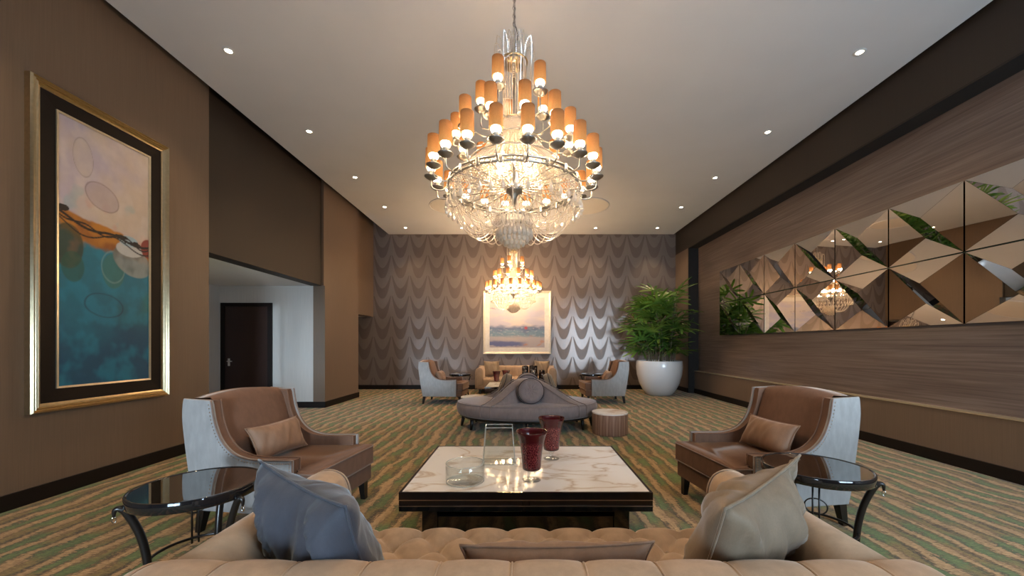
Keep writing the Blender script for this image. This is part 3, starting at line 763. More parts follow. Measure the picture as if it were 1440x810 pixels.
# ------------------------------------------------------------------ faceted mirror on the right wall
def wall_mirror():
    root = thing('wall_mirror', 'long faceted mirror of angled tiles on the veneer wall', 'mirror', (4.93, 0, 1.575))
    TW, TH, ED = .87, .79, .045
    boxes('backing', [((-.012, 9.42 - 8 * TW + .03, .03), (-.001, 9.42 - .03, 2 * TH - .03))], 'mirror_edge', root)
    def tile(y1, z0, dz, j):
        y0 = y1 - TW; g = .008
        bm = bmesh.new(); add_box(bm, (-.021, (y0 + y1) / 2, z0 + TH / 2), (.018, TW - 2 * g, TH - 2 * g)); tl = bm_obj('mirror_tile', bm, 'mirror_edge', root)
        # corners seen from the room: screen left is the far end (+Y)
        X0 = -.100
        TL, TR = Vector((X0, y1 - g, z0 + TH - g)), Vector((X0, y0 + g, z0 + TH - g))
        BL, BR = Vector((X0, y1 - g, z0 + g)), Vector((X0, y0 + g, z0 + g))
        cy, cz = (y0 + y1) / 2, z0 + TH / 2
        A1 = Vector((X0 - dz, cy - .01, cz + .12)); A2 = Vector((X0 + dz, cy + .01, cz - .12))
        for q in ((TL, TR, A1), (TR, BR, A1), (TL, A1, BR, A2), (TL, A2, BL), (BL, A2, BR)):
            c = sum(q, Vector()) / len(q); back = [Vector((-.030, p.y, p.z)) for p in q]; k = len(q)
            qq = [p + (c - p) * .006 for p in q]
            vs = qq + back; fs = [tuple(range(k)), tuple(range(2 * k - 1, k - 1, -1))] + [(i, k + i, k + (i + 1) % k, (i + 1) % k) for i in range(k)]
            bm = bmesh.new(); bv = [bm.verts.new(v) for v in vs]
            for f in fs: bm.faces.new([bv[i] for i in f])
            bm_obj('facet', bm, 'mirror', tl)
    rnd = random.Random(3)
    for i in range(8):
        for j in range(2):
            tile(9.42 - i * TW, j * TH, ED + rnd.uniform(-.006, .006), j)
wall_mirror()

# ------------------------------------------------------------------ sofas
def make_sofa(label):
    """local: +y is forward, origin on the floor under the middle of the back edge"""
    Wd, Dp, Ht, A, B, SEAT = 2.24, 1.04, .72, .215, .20, .43
    r = thing('tufted_sofa', label, 'sofa')
    # backrest swept along x with stitched channels
    prof = spline([(0, .14), (-.005, .40), (-.005, .64), (.018, .712), (.075, .738), (.145, .738), (.190, .714), (.206, .65), (.20, .45), (.20, .30)], 4)
    nst = 225; vs = []; cy, cz = .10, .5
    for i in range(nst):
        x = -Wd / 2 + Wd * i / (nst - 1); ph = (x + .06) / .205; dd = abs(ph - round(ph)) * .205
        puff = -.007 * math.exp(-(dd / .006) ** 2) - .005 * math.exp(-(dd / .04) ** 2)
        endr = min(1, max(0, (Wd / 2 - abs(x)) / .05)); puff -= .03 * (1 - math.sqrt(1 - (1 - endr) ** 2))
        for k, p in enumerate(prof):
            a = prof[max(k - 1, 0)]; b = prof[min(k + 1, len(prof) - 1)]; tx, tz = b[0] - a[0], b[1] - a[1]; L = math.hypot(tx, tz) or 1
            vs.append((x, p[0] - tz / L * puff, p[1] + tx / L * puff))
    npf = len(prof); fs = grid_faces(nst, npf)
    fs.append(tuple(range(npf))); fs.append(tuple((nst - 1) * npf + k for k in range(npf))[::-1])
    fs += [((i + 1) * npf, i * npf, i * npf + npf - 1, (i + 1) * npf + npf - 1) for i in range(nst - 1)]
    bm = bmesh.new(); bv = [bm.verts.new(v) for v in vs]
    for f in fs: bm.faces.new([bv[i] for i in f])
    bm_obj('backrest', bm, 'sofa', r, True)
    for k in range(-5, 6):
        x = k * .205 - .06
        if abs(x) < Wd / 2 - .03:
            pts = []
            for k_ in range(6, len(prof) - 7):
                a, b = prof[k_ - 1], prof[k_ + 1]; tx, tz = b[0] - a[0], b[1] - a[1]; L = math.hypot(tx, tz)
                pts.append((x, prof[k_][0] + tz / L * .0085, prof[k_][1] - tx / L * .0085))
            tube('seam', pts, .0035, 'seam', r, 5)
    # arms
    for s in (-1, 1):
        vs = []; x0, x1 = Wd / 2 - A, Wd / 2
        pr = spline([(x0, .26), (x0 - .003, .48), (x0 + .0, .62), (x0 + .035, .695), (x0 + A / 2, .722), (x1 - .035, .695), (x1, .62), (x1 + .004, .48), (x1, .14)], 4)
        ys = [.17, .4, .65, .85, .95, .99, 1.015, 1.03, 1.035]
        ins = [0, 0, 0, 0, .0, .004, .012, .03, .055]
        for y, q in zip(ys, ins):
            cx, cz = (x0 + x1) / 2, .42
            for p in pr:
                k = 1 - q / .11; kz = 1 - q / .30
                vs.append((s * (cx + (p[0] - cx) * k), y - .0, cz + (p[1] - cz) * kz))
        npf = len(pr); fs = grid_faces(len(ys), npf); fs.append(tuple((len(ys) - 1) * npf + k for k in range(npf))); fs.append(tuple(range(npf))[::-1])
        fs += [((i + 1) * npf, i * npf, i * npf + npf - 1, (i + 1) * npf + npf - 1) for i in range(len(ys) - 1)]
        bm = bmesh.new(); bv = [bm.verts.new(v) for v in vs]
        for f in fs: bm.faces.new([bv[i] for i in f])
        bm_obj('armrest', bm, 'sofa', r, True)
        pf = [Vector((s * ((x0 + x1) / 2 + (p[0] - (x0 + x1) / 2) * .97), 1.013, .42 + (p[1] - .42) * .975)) for p in pr]
        tube('welt', pf, .005, 'seam', r, 5)
    # deep buttoned seat
    px, py = .215, .26; xw = Wd / 2 - A - .004; nx, ny = 150, 90; vs = []; buttons = []
    path = [(.19 + (.98 - .19) * k / 60, SEAT) for k in range(61)] + [(.98 + .06 * math.sin(a), SEAT - .06 + .06 * math.cos(a)) for a in [PI / 2 * k / 10 for k in range(1, 11)]] + [(1.04, SEAT - .06 - .12 * k / 8) for k in range(1, 9)]
    acc = 0; prv = path[0]; rows = []
    for k, (y, z) in enumerate(path):
        acc += math.hypot(y - prv[0], z - prv[1]); prv = (y, z)
        nrm = (0, 1) if k <= 60 else ((math.sin((k - 60) * PI / 20), math.cos((k - 60) * PI / 20)) if k <= 70 else (1, 0))
        rows.append((y, z, acc, nrm))
    sEdge = .98 - .19
    for i in range(nx):
        x = -xw + 2 * xw * i / (nx - 1)
        for (y, z, s, nm) in rows:
            p = x / px + (s - sEdge + py * .5) / py; q = x / px - (s - sEdge + py * .5) / py
            if s < sEdge - py * .0:
                b = (abs(math.sin(PI * p)) * abs(math.sin(PI * q))) ** .5
                dp, dq = p - round(p), q - round(q); bx, by = (dp + dq) / 2 * px, (dp - dq) / 2 * py
                hgt = .044 * (b - 1) - .022 * math.exp(-(bx * bx + by * by) / .0008)
            else:
                b = abs(math.sin(PI * (x / px + .5))) ** .42; hgt = .026 * (b - 1)
            e = min(1, (xw - abs(x)) / .04); hgt -= .012 * (1 - e) ** 2
            vs.append((x, y + nm[0] * hgt, z + nm[1] * hgt))
    mesh_obj('tufted_seat', vs, [f[::-1] for f in grid_faces(nx, len(rows))][::1], 'sofa', r, True)
    bd = lathe('button', [(0, .006), (.008, .005), (.012, 0), (0, -.004)], 'sofa', r, 10); bmesh_data = bd.data; first = True
    for a in range(-9, 10):
        for b_ in range(-9, 10):
            x = px * (a + b_) / 2; s = sEdge - py * .5 + py * (a - b_) / 2
            if abs(x) < xw - .03 and .1 < s < sEdge - .05:
                o = bd if first else link(bpy.data.objects.new('button', bmesh_data), r); first = False
                o.location = (x, .19 + s, SEAT - .05)
    box('base', (-Wd / 2 + .03, .03, .13), (Wd / 2 - .03, 1.012, .30), 'sofa', r, .02)
    for sx in (-1, 1):
        for y in (.10, .94):
            q = bmesh.new(); add_box(q, (sx * (Wd / 2 - .12), y, .066), (.06, .06, .13), .006); bm_obj('leg', q, 'leg', r)
    return r
sofa1 = make_sofa('mocha velvet tufted sofa facing the marble coffee table, seen from its back')
place(sofa1, (.03, .94, 0))
sofa2 = dup(sofa1); place(sofa2, (-.185, 11.56, 0), PI, 'mocha velvet tufted sofa standing under the seascape picture')

# ------------------------------------------------------------------ wing armchairs
def make_chair(label):
    """local: +y forward, origin on the floor"""
    r = thing('wing_armchair', label, 'armchair')
    HW = .405
    inner = spline([(.36, .555), (.16, .548), (.02, .552), (-.10, .590), (-.19, .675), (-.245, .80), (-.275, .955)], 6)
    back = spline([(-.50, .965), (-.505, .80), (-.465, .50), (-.41, .17)], 5)
    outl = [(.36, .17)] + [(p[0], p[1]) for p in inner] + [(p[0], p[1]) for p in back]
    for s in (-1, 1):
        a, b = sorted((s * (HW - .024), s * HW)); prism('side_panel', outl, a, b, 'daylit_side', r, .008, 2)
        ol2 = [(.355, .2)] + [(p[0] - .004, p[1] - .003) for p in inner] + [(-.49, .955), (-.45, .5), (-.40, .2)]
        a, b = sorted((s * (HW - .085), s * (HW - .024))); prism('arm_padding', ol2, a, b, 'brown', r, .014, 3, smooth=False)
        edge = [Vector((s * (HW - .002), .36, .18))] + [Vector((s * (HW - .002), p[0], p[1])) for p in inner]
        tube('welt', edge, .006, 'welt', r, 6)
        tube('welt', [Vector((s * (HW - .082), .358, .30))] + [Vector((s * (HW - .082), p[0] - .002, p[1])) for p in inner], .006, 'brown', r, 6)
        nl = []; L = 0; pts = [(.352, .2)] + [(p[0], p[1]) for p in inner]
        for k in range(len(pts) - 1):
            p, q = pts[k], pts[k + 1]; dl = math.hypot(q[0] - p[0], q[1] - p[1]); m = max(1, round(dl / .018))
            for i in range(m):
                t = i / m; y, z = p[0] + (q[0] - p[0]) * t, p[1] + (q[1] - p[1]) * t
                ty, tz = (q[0] - p[0]) / dl, (q[1] - p[1]) / dl          # inward normal of the outline
                y2, z2 = y - abs(tz) * .022 if k else y - .02, z - abs(ty) * .022
                c = Vector((s * (HW + .000), y2, z2)); rr = .006
                v = [c + Vector(d) * rr for d in ((0, 1, 0), (0, 0, 1), (0, -1, 0), (0, 0, -1), (s * .7, 0, 0))]
                nl.append((v, [(0, 1, 4), (1, 2, 4), (2, 3, 4), (3, 0, 4)]))
        v, f = merged(nl); tag(mesh_obj('nailhead_trim', v, f, 'nail', r), 'row of bronze nailheads', kind='stuff')
    # padded back
    bw = HW - .082; nx, nzv = 24, 20; vs = []
    for i in range(nx):
        u = 2 * i / (nx - 1) - 1; x = u * bw
        for j in range(nzv):
            t = j / (nzv - 1); top = .965 + .035 * (1 - u * u); z = .34 + (top - .34) * t
            y = -.17 - .165 * t ** 1.2 + .028 * (1 - u ** 4) * math.sin(PI * min(1, t * .9 + .1)) ** .6
            if t > .93: y -= (t - .93) / .07 * .03
            vs.append((x, y, z))
    o = len(vs)
    for i in range(nx):
        u = 2 * i / (nx - 1) - 1; x = u * bw
        for j in range(nzv):
            t = j / (nzv - 1); top = .958 + .035 * (1 - u * u); z = .17 + (top - .17) * t
            vs.append((x, -.395 - .11 * t ** 1.1, z))
    f1 = grid_faces(nx, nzv); fs = f1 + [tuple(o + q for q in f[::-1]) for f in f1]
    for i in range(nx - 1):
        a, b = i * nzv + nzv - 1, (i + 1) * nzv + nzv - 1; fs.append((a, b, b + o, a + o))
    bm = bmesh.new(); bv = [bm.verts.new(v) for v in vs]
    for f in fs: bm.faces.new([bv[i] for i in f])
    bm_obj('backrest', bm, 'brown', r, True)
    # T-shaped seat cushion
    iw = HW - .09; ow = HW - .005
    oc = [(-iw, -.20), (iw, -.20), (iw, .372), (ow, .372), (ow, .515), (-ow, .515), (-ow, .372), (-iw, .372)]
    bm = bmesh.new(); lo = [bm.verts.new((x, y, .305)) for x, y in oc]; hi = [bm.verts.new((x, y, .475 if y > .3 else .465)) for x, y in oc]
    ft = bm.faces.new(hi); fl = bm.faces.new(lo[::-1])
    for i in range(8): bm.faces.new((lo[i], lo[(i + 1) % 8], hi[(i + 1) % 8], hi[i]))
    bmesh.ops.bevel(bm, geom=list(bm.edges), offset=.03, segments=4, affect='EDGES', profile=.6)
    bm_obj('seat_cushion', bm, 'brown', r, True)
    per = []
    for z in (.305 + .012, .475 - .012):
        tube('welt', [(-ow - .002, .375, z), (-ow - .002, .50, z), (-ow + .02, .517, z), (ow - .02, .517, z), (ow + .002, .50, z), (ow + .002, .375, z)], .005, 'welt', r, 5)
    box('front_rail', (-HW + .02, -.38, .17), (HW - .02, .50, .305), 'brown', r, .015)
    for sx in (-1, 1):
        for y, yy in ((.43, .44), (-.38, -.41)):
            vs = [(sx * .355 + a * .03, y + b * .03, .17) for a, b in ((-1, -1), (1, -1), (1, 1), (-1, 1))] + [(sx * .36 + a * .02, yy + b * .02, 0) for a, b in ((-1, -1), (1, -1), (1, 1), (-1, 1))]
            mesh_obj('leg', vs, [(0, 1, 2, 3), (7, 6, 5, 4)] + [(i, i + 4, (i + 1) % 4 + 4, (i + 1) % 4) for i in range(4)], 'leg', r)
    return r
R_ = math.radians
c1 = make_chair('brown wing armchair with sides coloured pale as in daylight beside the tall teal painting'); place(c1, (-1.88, 3.08, 0), R_(-98))
c2 = dup(c1); place(c2, (1.95, 3.18, 0), R_(98), 'brown wing armchair with sides coloured pale as in daylight in front of the long faceted mirror')
c3 = dup(c1); place(c3, (-1.86, 9.15, 0), R_(-92), 'brown wing armchair near the seascape picture, on the doorway side')
c4 = dup(c1); place(c4, (1.93, 9.22, 0), R_(92), 'brown wing armchair beside the big potted palm')
def lumbar(chair, rz, label, seed):
    a = rz; c, s = math.cos(a), math.sin(a); lx, ly = 0., -.085
    p = chair.location + Vector((lx * c - ly * s, lx * s + ly * c, .605))
    return pillow('lumbar_pillow', .52, .27, .15, 'pillow_b', label, p, (R_(24), 0, a), seed, group='bronze lumbar pillows')
lumbar(c1, R_(-98), 'bronze satin lumbar pillow in the armchair beside the teal painting', 1)
lumbar(c2, R_(98), 'bronze satin lumbar pillow in the armchair before the faceted mirror', 2)
lumbar(c3, R_(-92), 'bronze satin lumbar pillow in the doorway-side armchair by the seascape picture', 3)
lumbar(c4, R_(92), 'bronze satin lumbar pillow in the armchair beside the potted palm', 4)

# sofa pillows
pillow('throw_pillow', .56, .52, .24, 'pillow_v', 'silver blue velvet pillow on the sofa end nearer the teal painting', (-.70, 1.335, .665), (R_(20), R_(4), R_(-34)), 11, wr=.028, group='throw pillows')
pillow('throw_pillow', .56, .52, .24, 'pillow_c', 'champagne satin pillow on the sofa end nearer the faceted mirror', (.77, 1.345, .67), (R_(20), R_(-6), R_(36)), 12, wr=.028, group='throw pillows')
pillow('lumbar_pillow', .62, .30, .15, 'pillow_b', 'bronze satin lumbar pillow lying against the middle of the sofa back', (.11, 1.262, .575), (R_(16), 0, R_(2)), 13, group='bronze lumbar pillows')
pillow('throw_pillow', .46, .46, .18, 'pillow_c', 'champagne satin pillow on the far sofa beside the ruby vases', (-.90, 11.20, .66), (R_(-16), 0, R_(8)), 14, group='throw pillows')
pillow('throw_pillow', .46, .46, .18, 'pillow_c', 'champagne satin pillow on the far sofa beside the mercury glass vases', (.56, 11.20, .67), (R_(-16), 0, R_(-8)), 15, group='throw pillows')

# ------------------------------------------------------------------ coffee tables
def make_coffee(label):
    r = thing('coffee_table', label, 'coffee table'); w, dp, T = 1.60, 1.12, .42
    lip = .016
    box('tabletop', (-w / 2 + lip, -dp / 2 + lip, T - .02), (w / 2 - lip, dp / 2 - lip, T), 'marble', r, .002)
    boxes('rim', [((-w / 2, -dp / 2, T - .045), (w / 2, -dp / 2 + lip, T + .001)), ((-w / 2, dp / 2 - lip, T - .045), (w / 2, dp / 2, T + .001)),
                  ((-w / 2, -dp / 2 + lip, T - .045), (-w / 2 + lip, dp / 2 - lip, T + .001)), ((w / 2 - lip, -dp / 2 + lip, T - .045), (w / 2, dp / 2 - lip, T + .001))], 'black', r)
    for z0, z1 in ((T - .082, T - .050), (T - .120, T - .088)):
        for x0, x1 in ((-w / 2, -.022), (.022, w / 2)):
            box('drawer_band', (x0, -dp / 2, z0), (x1, dp / 2, z1), 'black', r, .003)
    for z in (T - .0475, T - .085):
        box('inlay', (-w / 2 - .001, -dp / 2 - .001, z - .0028), (w / 2 + .001, dp / 2 + .001, z + .0028), 'chrome', r)
    box('centre_block', (-.020, -dp / 2 + .004, T - .118), (.020, dp / 2 - .004, T - .05), 'black', r)
    for sx in (-1, 1):
        for sy in (-1, 1): box('leg', (sx * (w / 2 - .17) - .05, sy * (dp / 2 - .15) - .05, 0), (sx * (w / 2 - .17) + .05, sy * (dp / 2 - .15) + .05, T - .12), 'black', r, .004)
    box('lower_frame', (-w / 2 + .14, -dp / 2 + .12, .02), (w / 2 - .14, dp / 2 - .12, .22), 'black', r, .004)
    return r
t1 = make_coffee('low square coffee table with cream marble top holding two ruby vases and clear glass'); place(t1, (.02, 2.975, 0))
t2 = dup(t1); place(t2, (-.04, 9.02, 0), 0, 'low square coffee table with cream marble top standing before the far sofa')

# ------------------------------------------------------------------ side tables
def make_side(label):
    r = thing('side_table', label, 'side table'); R = .287; T = .60
    lathe('top_glass', [(0, T - .012), (R - .012, T - .012), (R - .012, T - .001), (R - .016, T), (0, T)], 'smoke', r, 56, False)
    lathe('rim', [(R - .012, T + .003), (R - .002, T + .003), (R, T), (R, T - .048), (R - .004, T - .052), (R - .012, T - .052), (R - .012, T + .003)], 'black', r, 56)
    for k in range(3):
        a = R_(224 + 120 * k); ca, sa = math.cos(a), math.sin(a)
        p = spline([(.315, 0, .515), (.312, 0, .545), (.295, 0, .550), (.270, 0, .52), (.225, 0, .40), (.200, 0, .26), (.198, 0, .14), (.225, 0, 0.012)], 6)
        p = [(q[0] * ca, q[0] * sa, q[2]) for q in p]; n = len(p)
        lg = tube('leg', p, [.006 + .012 * min(1, i / (n * .35)) - .004 * max(0, i / n - .6) for i in range(n)], 'leg', r, 8)
        tube('finial_ring', [((.315 + .008 * math.cos(t)) * ca, (.315 + .008 * math.cos(t)) * sa, .50 + .014 * math.sin(t)) for t in [2 * PI * i / 14 for i in range(14)]], .0025, 'chrome', r, 5, True)
    tube('stretcher', [(.205 * math.cos(2 * PI * i / 48), .205 * math.sin(2 * PI * i / 48), .235) for i in range(48)], .008, 'leg', r, 8, True)
    for k in range(1):
        a = R_(134); ca, sa = math.cos(a), math.sin(a)
        for da in (-.07, .07): tube('rod', [(.215 * math.cos(a + da), .215 * math.sin(a + da), .20), (.215 * math.cos(a + da), .215 * math.sin(a + da), T - .05)], .005, 'leg', r, 6)
        tube('scroll', [(.215 * math.cos(a + .25 * math.cos(t)), .215 * math.sin(a + .25 * math.cos(t)), .42 + .045 * math.sin(t)) for t in [2 * PI * i / 24 for i in range(24)]], .004, 'leg', r, 5, True)
    return r
s1 = make_side('round smoked glass side table beside the silver blue pillow'); place(s1, (-1.755, 2.08, 0))
s2 = dup(s1); place(s2, (1.815, 2.385, 0), R_(100), 'round smoked glass side table beside the champagne pillow')
s3 = dup(s1); place(s3, (-1.62, 9.98, 0), R_(40), 'round smoked glass side table between the far sofa and the doorway-side armchair')
s4 = dup(s1); place(s4, (1.80, 10.02, 0), R_(60), 'round smoked glass side table behind the armchair by the palm')

# ------------------------------------------------------------------ round banquette
def banquette():
    r = thing('round_banquette', 'grey velvet oval banquette with a four-way sweeping backrest', 'banquette', (.07, 6.42, 0))
    RX, RY, ST = 1.17, .76, .43
    prof = [(0, .21), (.93, .21), (.965, .225), (.985, .26), (1.0, .33), (.995, .385), (.97, .42), (.93, ST), (0, ST + .005)]
    lathe('seat', prof, 'banq', r, 72, True, RX, RY)
    lathe('base_rail', [(0, .17), (.90, .17), (.92, .185), (.92, .212), (0, .212)], 'leg', r, 60, False, RX, RY)
    na, nr = 192, 44; vs = []
    divs = [math.atan2(-.60 / RY, -.60 / RX), math.atan2(-.47 / RY, .78 / RX), math.atan2(.55 / RY, .72 / RX), math.atan2(.55 / RY, -.66 / RX)]
    def hz(rho, th):
        prof_ = .365 * (1 - sm(.06, 1.0, rho)) ** .95
        best = 0
        for a in divs:
            dth = (th - a + PI) % (2 * PI) - PI
            if abs(dth) > PI / 2: dist = 9
            else: dist = rho * abs(math.sin(dth))
            best = max(best, math.exp(-(dist / (.150 - .035 * rho)) ** 6))
        hub = math.exp(-(rho / .26) ** 6)
        return ST - .008 + max(prof_ * best, .365 * hub * (1 - .0 * rho))
    for i in range(na):
        th = 2 * PI * i / na
        for j in range(nr):
            rho = .985 * j / (nr - 1); vs.append((rho * RX * math.cos(th), rho * RY * math.sin(th), hz(rho, th)))
    bm = bmesh.new(); bv = [bm.verts.new(v) for v in vs]
    for f in grid_faces(na, nr, True): bm.faces.new([bv[i] for i in f])
    bmesh.ops.remove_doubles(bm, verts=bm.verts, dist=1e-5)
    bm_obj('backrest', bm, 'banq', r, True)
    for a in divs:                                   # welts along both edges of every sweeping divider, and its apron on the seat edge
        for s in (-1, 1):
            pts = []
            for k in range(26):
                rho = .20 + .77 * k / 25; dth = s * math.asin(min(.9, (.108 - .03 * rho) / rho)); th = a + dth
                pts.append((rho * RX * math.cos(th), rho * RY * math.sin(th), ST + .365 * (1 - sm(.06, 1., rho)) ** .95 + .0))
            rho = 1.003
            pts += [(rho * RX * math.cos(th), rho * RY * math.sin(th), z) for z in (.40, .33, .25)]
            tube('welt', pts, .008, 'taupe', r, 6)
    for k in range(6):
        a = R_(30 + 60 * k) if k not in (9,) else 0; x, y = .86 * RX * math.cos(a), .86 * RY * math.sin(a)
        tube('leg', [(x, y, .18), (x * 1.02, y * 1.02, 0.0)], [.032, .020], 'leg', r, 8)
    for sx in (-1, 1): tube('leg', [(sx * .90 * RX, 0, .18), (sx * .93 * RX, 0, 0)], [.032, .02], 'leg', r, 8)
    # round buttoned cushions, one leaning in each bay
    def cushion(label, x, y, z, rz, mat, tilt=-20):
        t = thing('round_cushion', label, 'cushion', (x, y, z), 0, 'round cushions on the banquette'); t.rotation_euler = (R_(tilt), 0, rz)
        vs = []; nA, nR = 48, 14
        pr = [(0, -.055)] + [(.19 * k / 8, -.065 - .022 * math.sin(PI * min(1, k / 8 * .9)) ** .7 if k else -.055) for k in range(1, 8)] + [(.195, -.05), (.205, -.02), (.205, .02), (.195, .05), (.10, .07), (0, .07)]
        for i in range(nA):
            a = 2 * PI * i / nA
            for q, (rr, yy) in enumerate(pr):
                pl = .010 * math.cos(a * 9) * max(0, 1 - rr / .16) * (rr > .01) * (yy < 0)
                vs.append((rr * math.cos(a), yy + pl, rr * math.sin(a)))
        bm = bmesh.new(); bv = [bm.verts.new(v) for v in vs]
        for f in grid_faces(nA, len(pr), True): bm.faces.new([bv[i] for i in f])
        bmesh.ops.remove_doubles(bm, verts=bm.verts, dist=1e-5)
        bm_obj('cover', bm, mat, t, True)
        b = lathe('button', [(0, .012), (.012, .010), (.018, 0), (0, -.006)], mat, t, 14); b.rotation_euler = (PI / 2, 0, 0); b.location = (0, -.06, 0)
        for yy in (-.045, .045): tube('piping', [(.200 * math.cos(2 * PI * i / 40), yy, .200 * math.sin(2 * PI * i / 40)) for i in range(40)], .007, 'dark_cord', t, 5, True)
    cushion('round grey velvet cushion with a centre button facing the marble coffee table', .13, 6.42 - .39, .615, 0, 'banq')
    cushion('round pale cushion on the doorway side of the banquette', -.30, 6.66, .655, R_(-82), 'pillow_c')
    cushion('round pale cushion on the mirror side of the banquette', .46, 6.62, .655, R_(82), 'pillow_c')
    cushion('round grey velvet cushion facing the far sofa', .09, 6.42 + .37, .655, PI, 'banq')
banquette()

# ------------------------------------------------------------------ drum tables
def make_drum(label):
    r = thing('drum_table', label, 'drum table'); R, T = .268, .33; n = 18
    me = None
    for k in range(n):                                # each upright veneer stave
        if me is None:
            vs = []; w = PI / n * .985
            for z in (0.012, T - .02):
                for rr, a in ((R, -w), (R * 1.004, 0), (R, w), (R - .02, w), (R - .02, -w)): vs.append((rr * math.cos(a), rr * math.sin(a), z))
            o = mesh_obj('stave', vs, [(0, 1, 6, 5), (1, 2, 7, 6), (2, 3, 8, 7), (3, 4, 9, 8), (4, 0, 5, 9), (4, 3, 2, 1, 0), (5, 6, 7, 8, 9)], 'drum', r); me = o.data
        else: o = link(bpy.data.objects.new('stave', me), r)
        o.rotation_euler = (0, 0, 2 * PI * k / n)
    lathe('core', [(0, 0), (R - .015, 0), (R - .015, T - .02), (0, T - .02)], 'drum', r, 36, False)
    lathe('tabletop', [(0, T - .02), (R + .002, T - .02), (R + .004, T - .01), (R + .002, T), (0, T)], 'marble', r, 48, False)
    return r
d1 = make_drum('wood staved drum table with pale stone top next to the banquette, on the mirror side'); place(d1, (1.335, 5.88, 0))
d2 = dup(d1); place(d2, (-.95, 7.62, 0), .3, 'wood staved drum table with pale stone top behind the banquette, on the doorway side')

# ------------------------------------------------------------------ vases
def ruby_vase(label, loc, k=1.):
    r = thing('ruby_vase', label, 'vase', loc, 0, 'ruby glass vases'); r.scale = (k, k, k)
    lathe('bowl', [(0, .075), (.058, .075), (.063, .080), (.065, .10), (.068, .15), (.0735, .20), (.081, .245), (.091, .285), (.101, .316), (.109, .335), (.108, .338), (.105, .336), (.096, .312), (.086, .283), (.077, .245), (.069, .20), (.063, .15), (.060, .10), (0, .09)], 'ruby', r, 40)
    lathe('stem', [(0, .010), (.018, .012), (.012, .03), (.018, .045), (.026, .060), (.030, .074), (0, .074)], 'glass', r, 24)
    lathe('foot', [(0, .0), (.062, .0), (.064, .004), (.040, .010), (.018, .0125), (0, .0125)], 'glass', r, 32)
    return r
TZ = .4205
v1 = ruby_vase('ruby cut glass vase at the middle of the marble table', (.062, 2.645, TZ))
v2 = dup(v1); place(v2, (.235, 3.14, TZ), 1., 'ruby cut glass vase toward the banquette edge of the marble table')
v3 = dup(v1); place(v3, (-.62, 9.10, TZ), .4, 'bright ruby vase on the far coffee table, nearer the armchair'); v3.scale = (.9, .9, .9)
v4 = dup(v1); place(v4, (-.40, 9.18, TZ), .7, 'dark ruby vase on the far coffee table, nearer the mercury vases'); v4.scale = (.95, .95, .95)
# clear square vase with rounded, tapering walls
def square_vase():
    r = thing('glass_vase', 'clear glass square vase with tapering walls on the marble table', 'vase', (-.187, 3.045, TZ), R_(2))
    def ringpts(hw, z, rad, n=5):
        out = []
        for q, (sx, sy) in enumerate(((1, 1), (-1, 1), (-1, -1), (1, -1))):
            for i in range(n):
                a = PI / 2 * q + PI / 2 * i / (n - 1); out.append((sx * (hw - rad) + rad * math.cos(a), (sy * (hw - rad) + rad * math.sin(a)) * .62, z))
        return out
    lev = [ringpts(.122, 0, .02), ringpts(.130, .006, .02), ringpts(.108, .285, .012), ringpts(.104, .286, .010), ringpts(.124, .026, .016), ringpts(.118, .020, .014)]
    k = len(lev[0]); vs = [p for l in lev for p in l]; fs = [tuple(range(k))[::-1], tuple(5 * k + i for i in range(k))]
    for a in range(5):
        for i in range(k): j = (i + 1) % k; fs.append((a * k + i, a * k + j, (a + 1) * k + j, (a + 1) * k + i))
    bm = bmesh.new(); bv = [bm.verts.new(v) for v in vs]
    for f in fs: bm.faces.new([bv[i] for i in f])
    bm_obj('body', bm, 'glass', r)
    tube('lip', ringpts(.106, .286, .011), .0030, 'glass_edge', r, 6, True)
    tube('base_edge', ringpts(.124, .004, .016), .0034, 'glass_edge', r, 6, True)
    for sx in (-1, 1):
        for sy in (-1, 1): tube('corner_edge', [(sx * .126, sy * .078, .008), (sx * .104, sy * .064, .285)], .0026, 'glass_edge', r, 6)
square_vase()
t = thing('glass_bowl', 'clear glass round bowl on the marble table nearer the teal painting', 'bowl', (-.392, 2.62, TZ))
lathe('body', [(0, 0), (.118, 0), (.128, .004), (.132, .02), (.132, .125), (.130, .127), (.127, .125), (.126, .02), (.118, .010), (0, .010)], 'glass', t, 48)
tube('lip', [(.1295 * math.cos(2 * PI * i / 48), .1295 * math.sin(2 * PI * i / 48), .127) for i in range(48)], .0025, 'glass_edge', t, 6, True)
tube('base_edge', [(.127 * math.cos(2 * PI * i / 48), .127 * math.sin(2 * PI * i / 48), .005) for i in range(48)], .003, 'glass_edge', t, 6, True)
# mercury glass hurricanes on the far table
for i, (x, y, rr, hh, lab) in enumerate(((.06, 9.05, .075, .43, 'tall bronze mercury glass vase next to the dark ruby vase'),
                                         (.25, 8.98, .095, .44, 'wide bronze mercury glass vase in the middle of its trio'),
                                         (.45, 9.06, .070, .33, 'short bronze mercury glass vase at the end of its trio'))):
    t = thing('mercury_vase', lab, 'vase', (x, y, TZ), 0, 'mercury glass vases')
    lathe('body', [(0, 0), (rr * .9, 0), (rr, .01), (rr * 1.02, hh * .4), (rr, hh * .98), (rr * .97, hh), (rr * .92, hh * .98), (rr * .92, .02), (0, .02)], 'mercury', t, 28)
    tube('lip', [(rr * .97 * math.cos(2 * PI * i / 28), rr * .97 * math.sin(2 * PI * i / 28), hh) for i in range(28)], .004, 'mercury', t, 6, True)

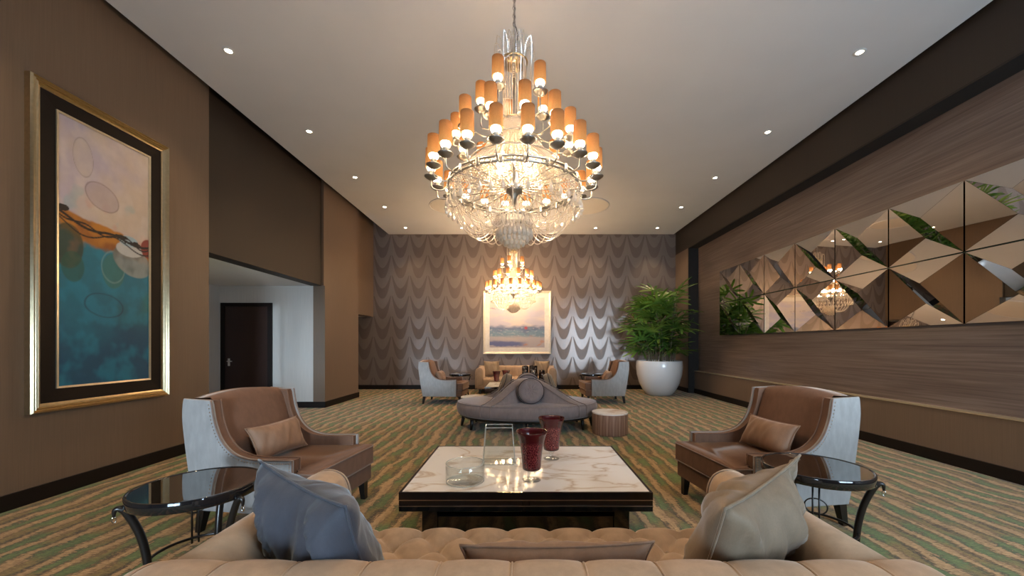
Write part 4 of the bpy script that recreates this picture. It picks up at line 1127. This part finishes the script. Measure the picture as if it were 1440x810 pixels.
# ------------------------------------------------------------------ potted palm
def palm():
    rnd = random.Random(21)
    r = thing('potted_palm', 'tall lady palm with fan leaves in a big white rounded planter', 'potted plant', (3.70, 10.42, 0))
    lathe('pot', [(0, 0), (.30, 0), (.33, .01), (.42, .12), (.52, .32), (.58, .55), (.60, .75), (.595, .90), (.585, .925), (.565, .925), (.555, .90), (.55, .80), (0, .80)], 'pot', r, 64)
    lathe('soil', [(0, .835), (.3, .83), (.556, .82)], 'soil', r, 40)
    # one fan leaf in three variants: leaflets radiating from the stalk tip along +x
    metas = []
    for vvar in range(4):
        parts = []; nl = 6 + vvar
        for k in range(nl):
            a = R_(-105 + 210 * k / (nl - 1)) + rnd.uniform(-.05, .05); L = .48 * (1 - .22 * abs(k / (nl - 1) - .5) * 2) * rnd.uniform(.9, 1.08); wd = .031
            ca, sa = math.cos(a), math.sin(a); vs = []; droop = rnd.uniform(.05, .14)
            for i, t_ in enumerate((0, .25, .6, .88, 1.)):
                ww = wd * (.35, .9, 1., .75, .15)[i]; z = .05 * t_ - droop * t_ * t_
                for s in (-1, 0, 1):
                    vs.append((L * t_ * ca - s * ww * sa, L * t_ * sa + s * ww * ca, z - (.006 if s == 0 else 0)))
            fs = []
            for i in range(4):
                for s in range(2): q = i * 3 + s; fs.append((q, q + 3, q + 4, q + 1))
            parts.append((vs, fs))
        stalk = tube_data(spline([(-.26, 0, -.10), (-.12, 0, -.01), (0, 0, 0)], 4), .004, 4); parts.append(stalk)
        V, F = merged(parts); me = bpy.data.meshes.new('leaf'); me.from_pydata([tuple(v) for v in V], [], F); me.materials.append(M['leaf']); metas.append(me)
    for c in range(20):
        a = 2 * PI * c / 20 * 2.4 + rnd.uniform(-.3, .3); r0 = .38 * math.sqrt((c + .5) / 20)
        x0, y0 = r0 * math.cos(a), r0 * math.sin(a); hgt = rnd.uniform(1.0, 1.95) * (1.05 - .25 * r0) if c % 4 else rnd.uniform(.35, .7)
        lean = rnd.uniform(.5, 1.25)
        top = (x0 * (1 + lean) - .08, y0 * (1 + lean * .8), .83 + hgt)
        pth = spline([(x0, y0, .80), (x0 * (1 + lean * .3), y0 * (1 + lean * .3), .83 + hgt * .5), top], 6)
        tube('stem', pth, .011, 'cane', r, 6)
        nl = 7 if c % 4 else 6
        for k in range(nl):
            t_ = 1 - .62 * (k / nl) ** 1.1; idx = min(len(pth) - 1, int(t_ * (len(pth) - 1))); p = pth[idx]
            az = a + 2.4 * k + rnd.uniform(-.4, .4); el = R_(rnd.uniform(5, 50)) if k > 1 else R_(rnd.uniform(45, 80))
            if p.x + math.cos(az) * .62 > .88: az = PI - az
            if p.y + math.sin(az) * .6 > 1.12: az = -az
            o = link(bpy.data.objects.new('leaf', metas[rnd.randrange(4)]), r); sc = rnd.uniform(.85, 1.25)
            d = Vector((math.cos(az) * math.cos(el), math.sin(az) * math.cos(el), math.sin(el)))
            o.location = p + d * .26 * sc; o.scale = (sc,) * 3
            o.rotation_euler = (rnd.uniform(-.5, .5), -el * .6 + rnd.uniform(-.2, .35), az)
    return r
palm()
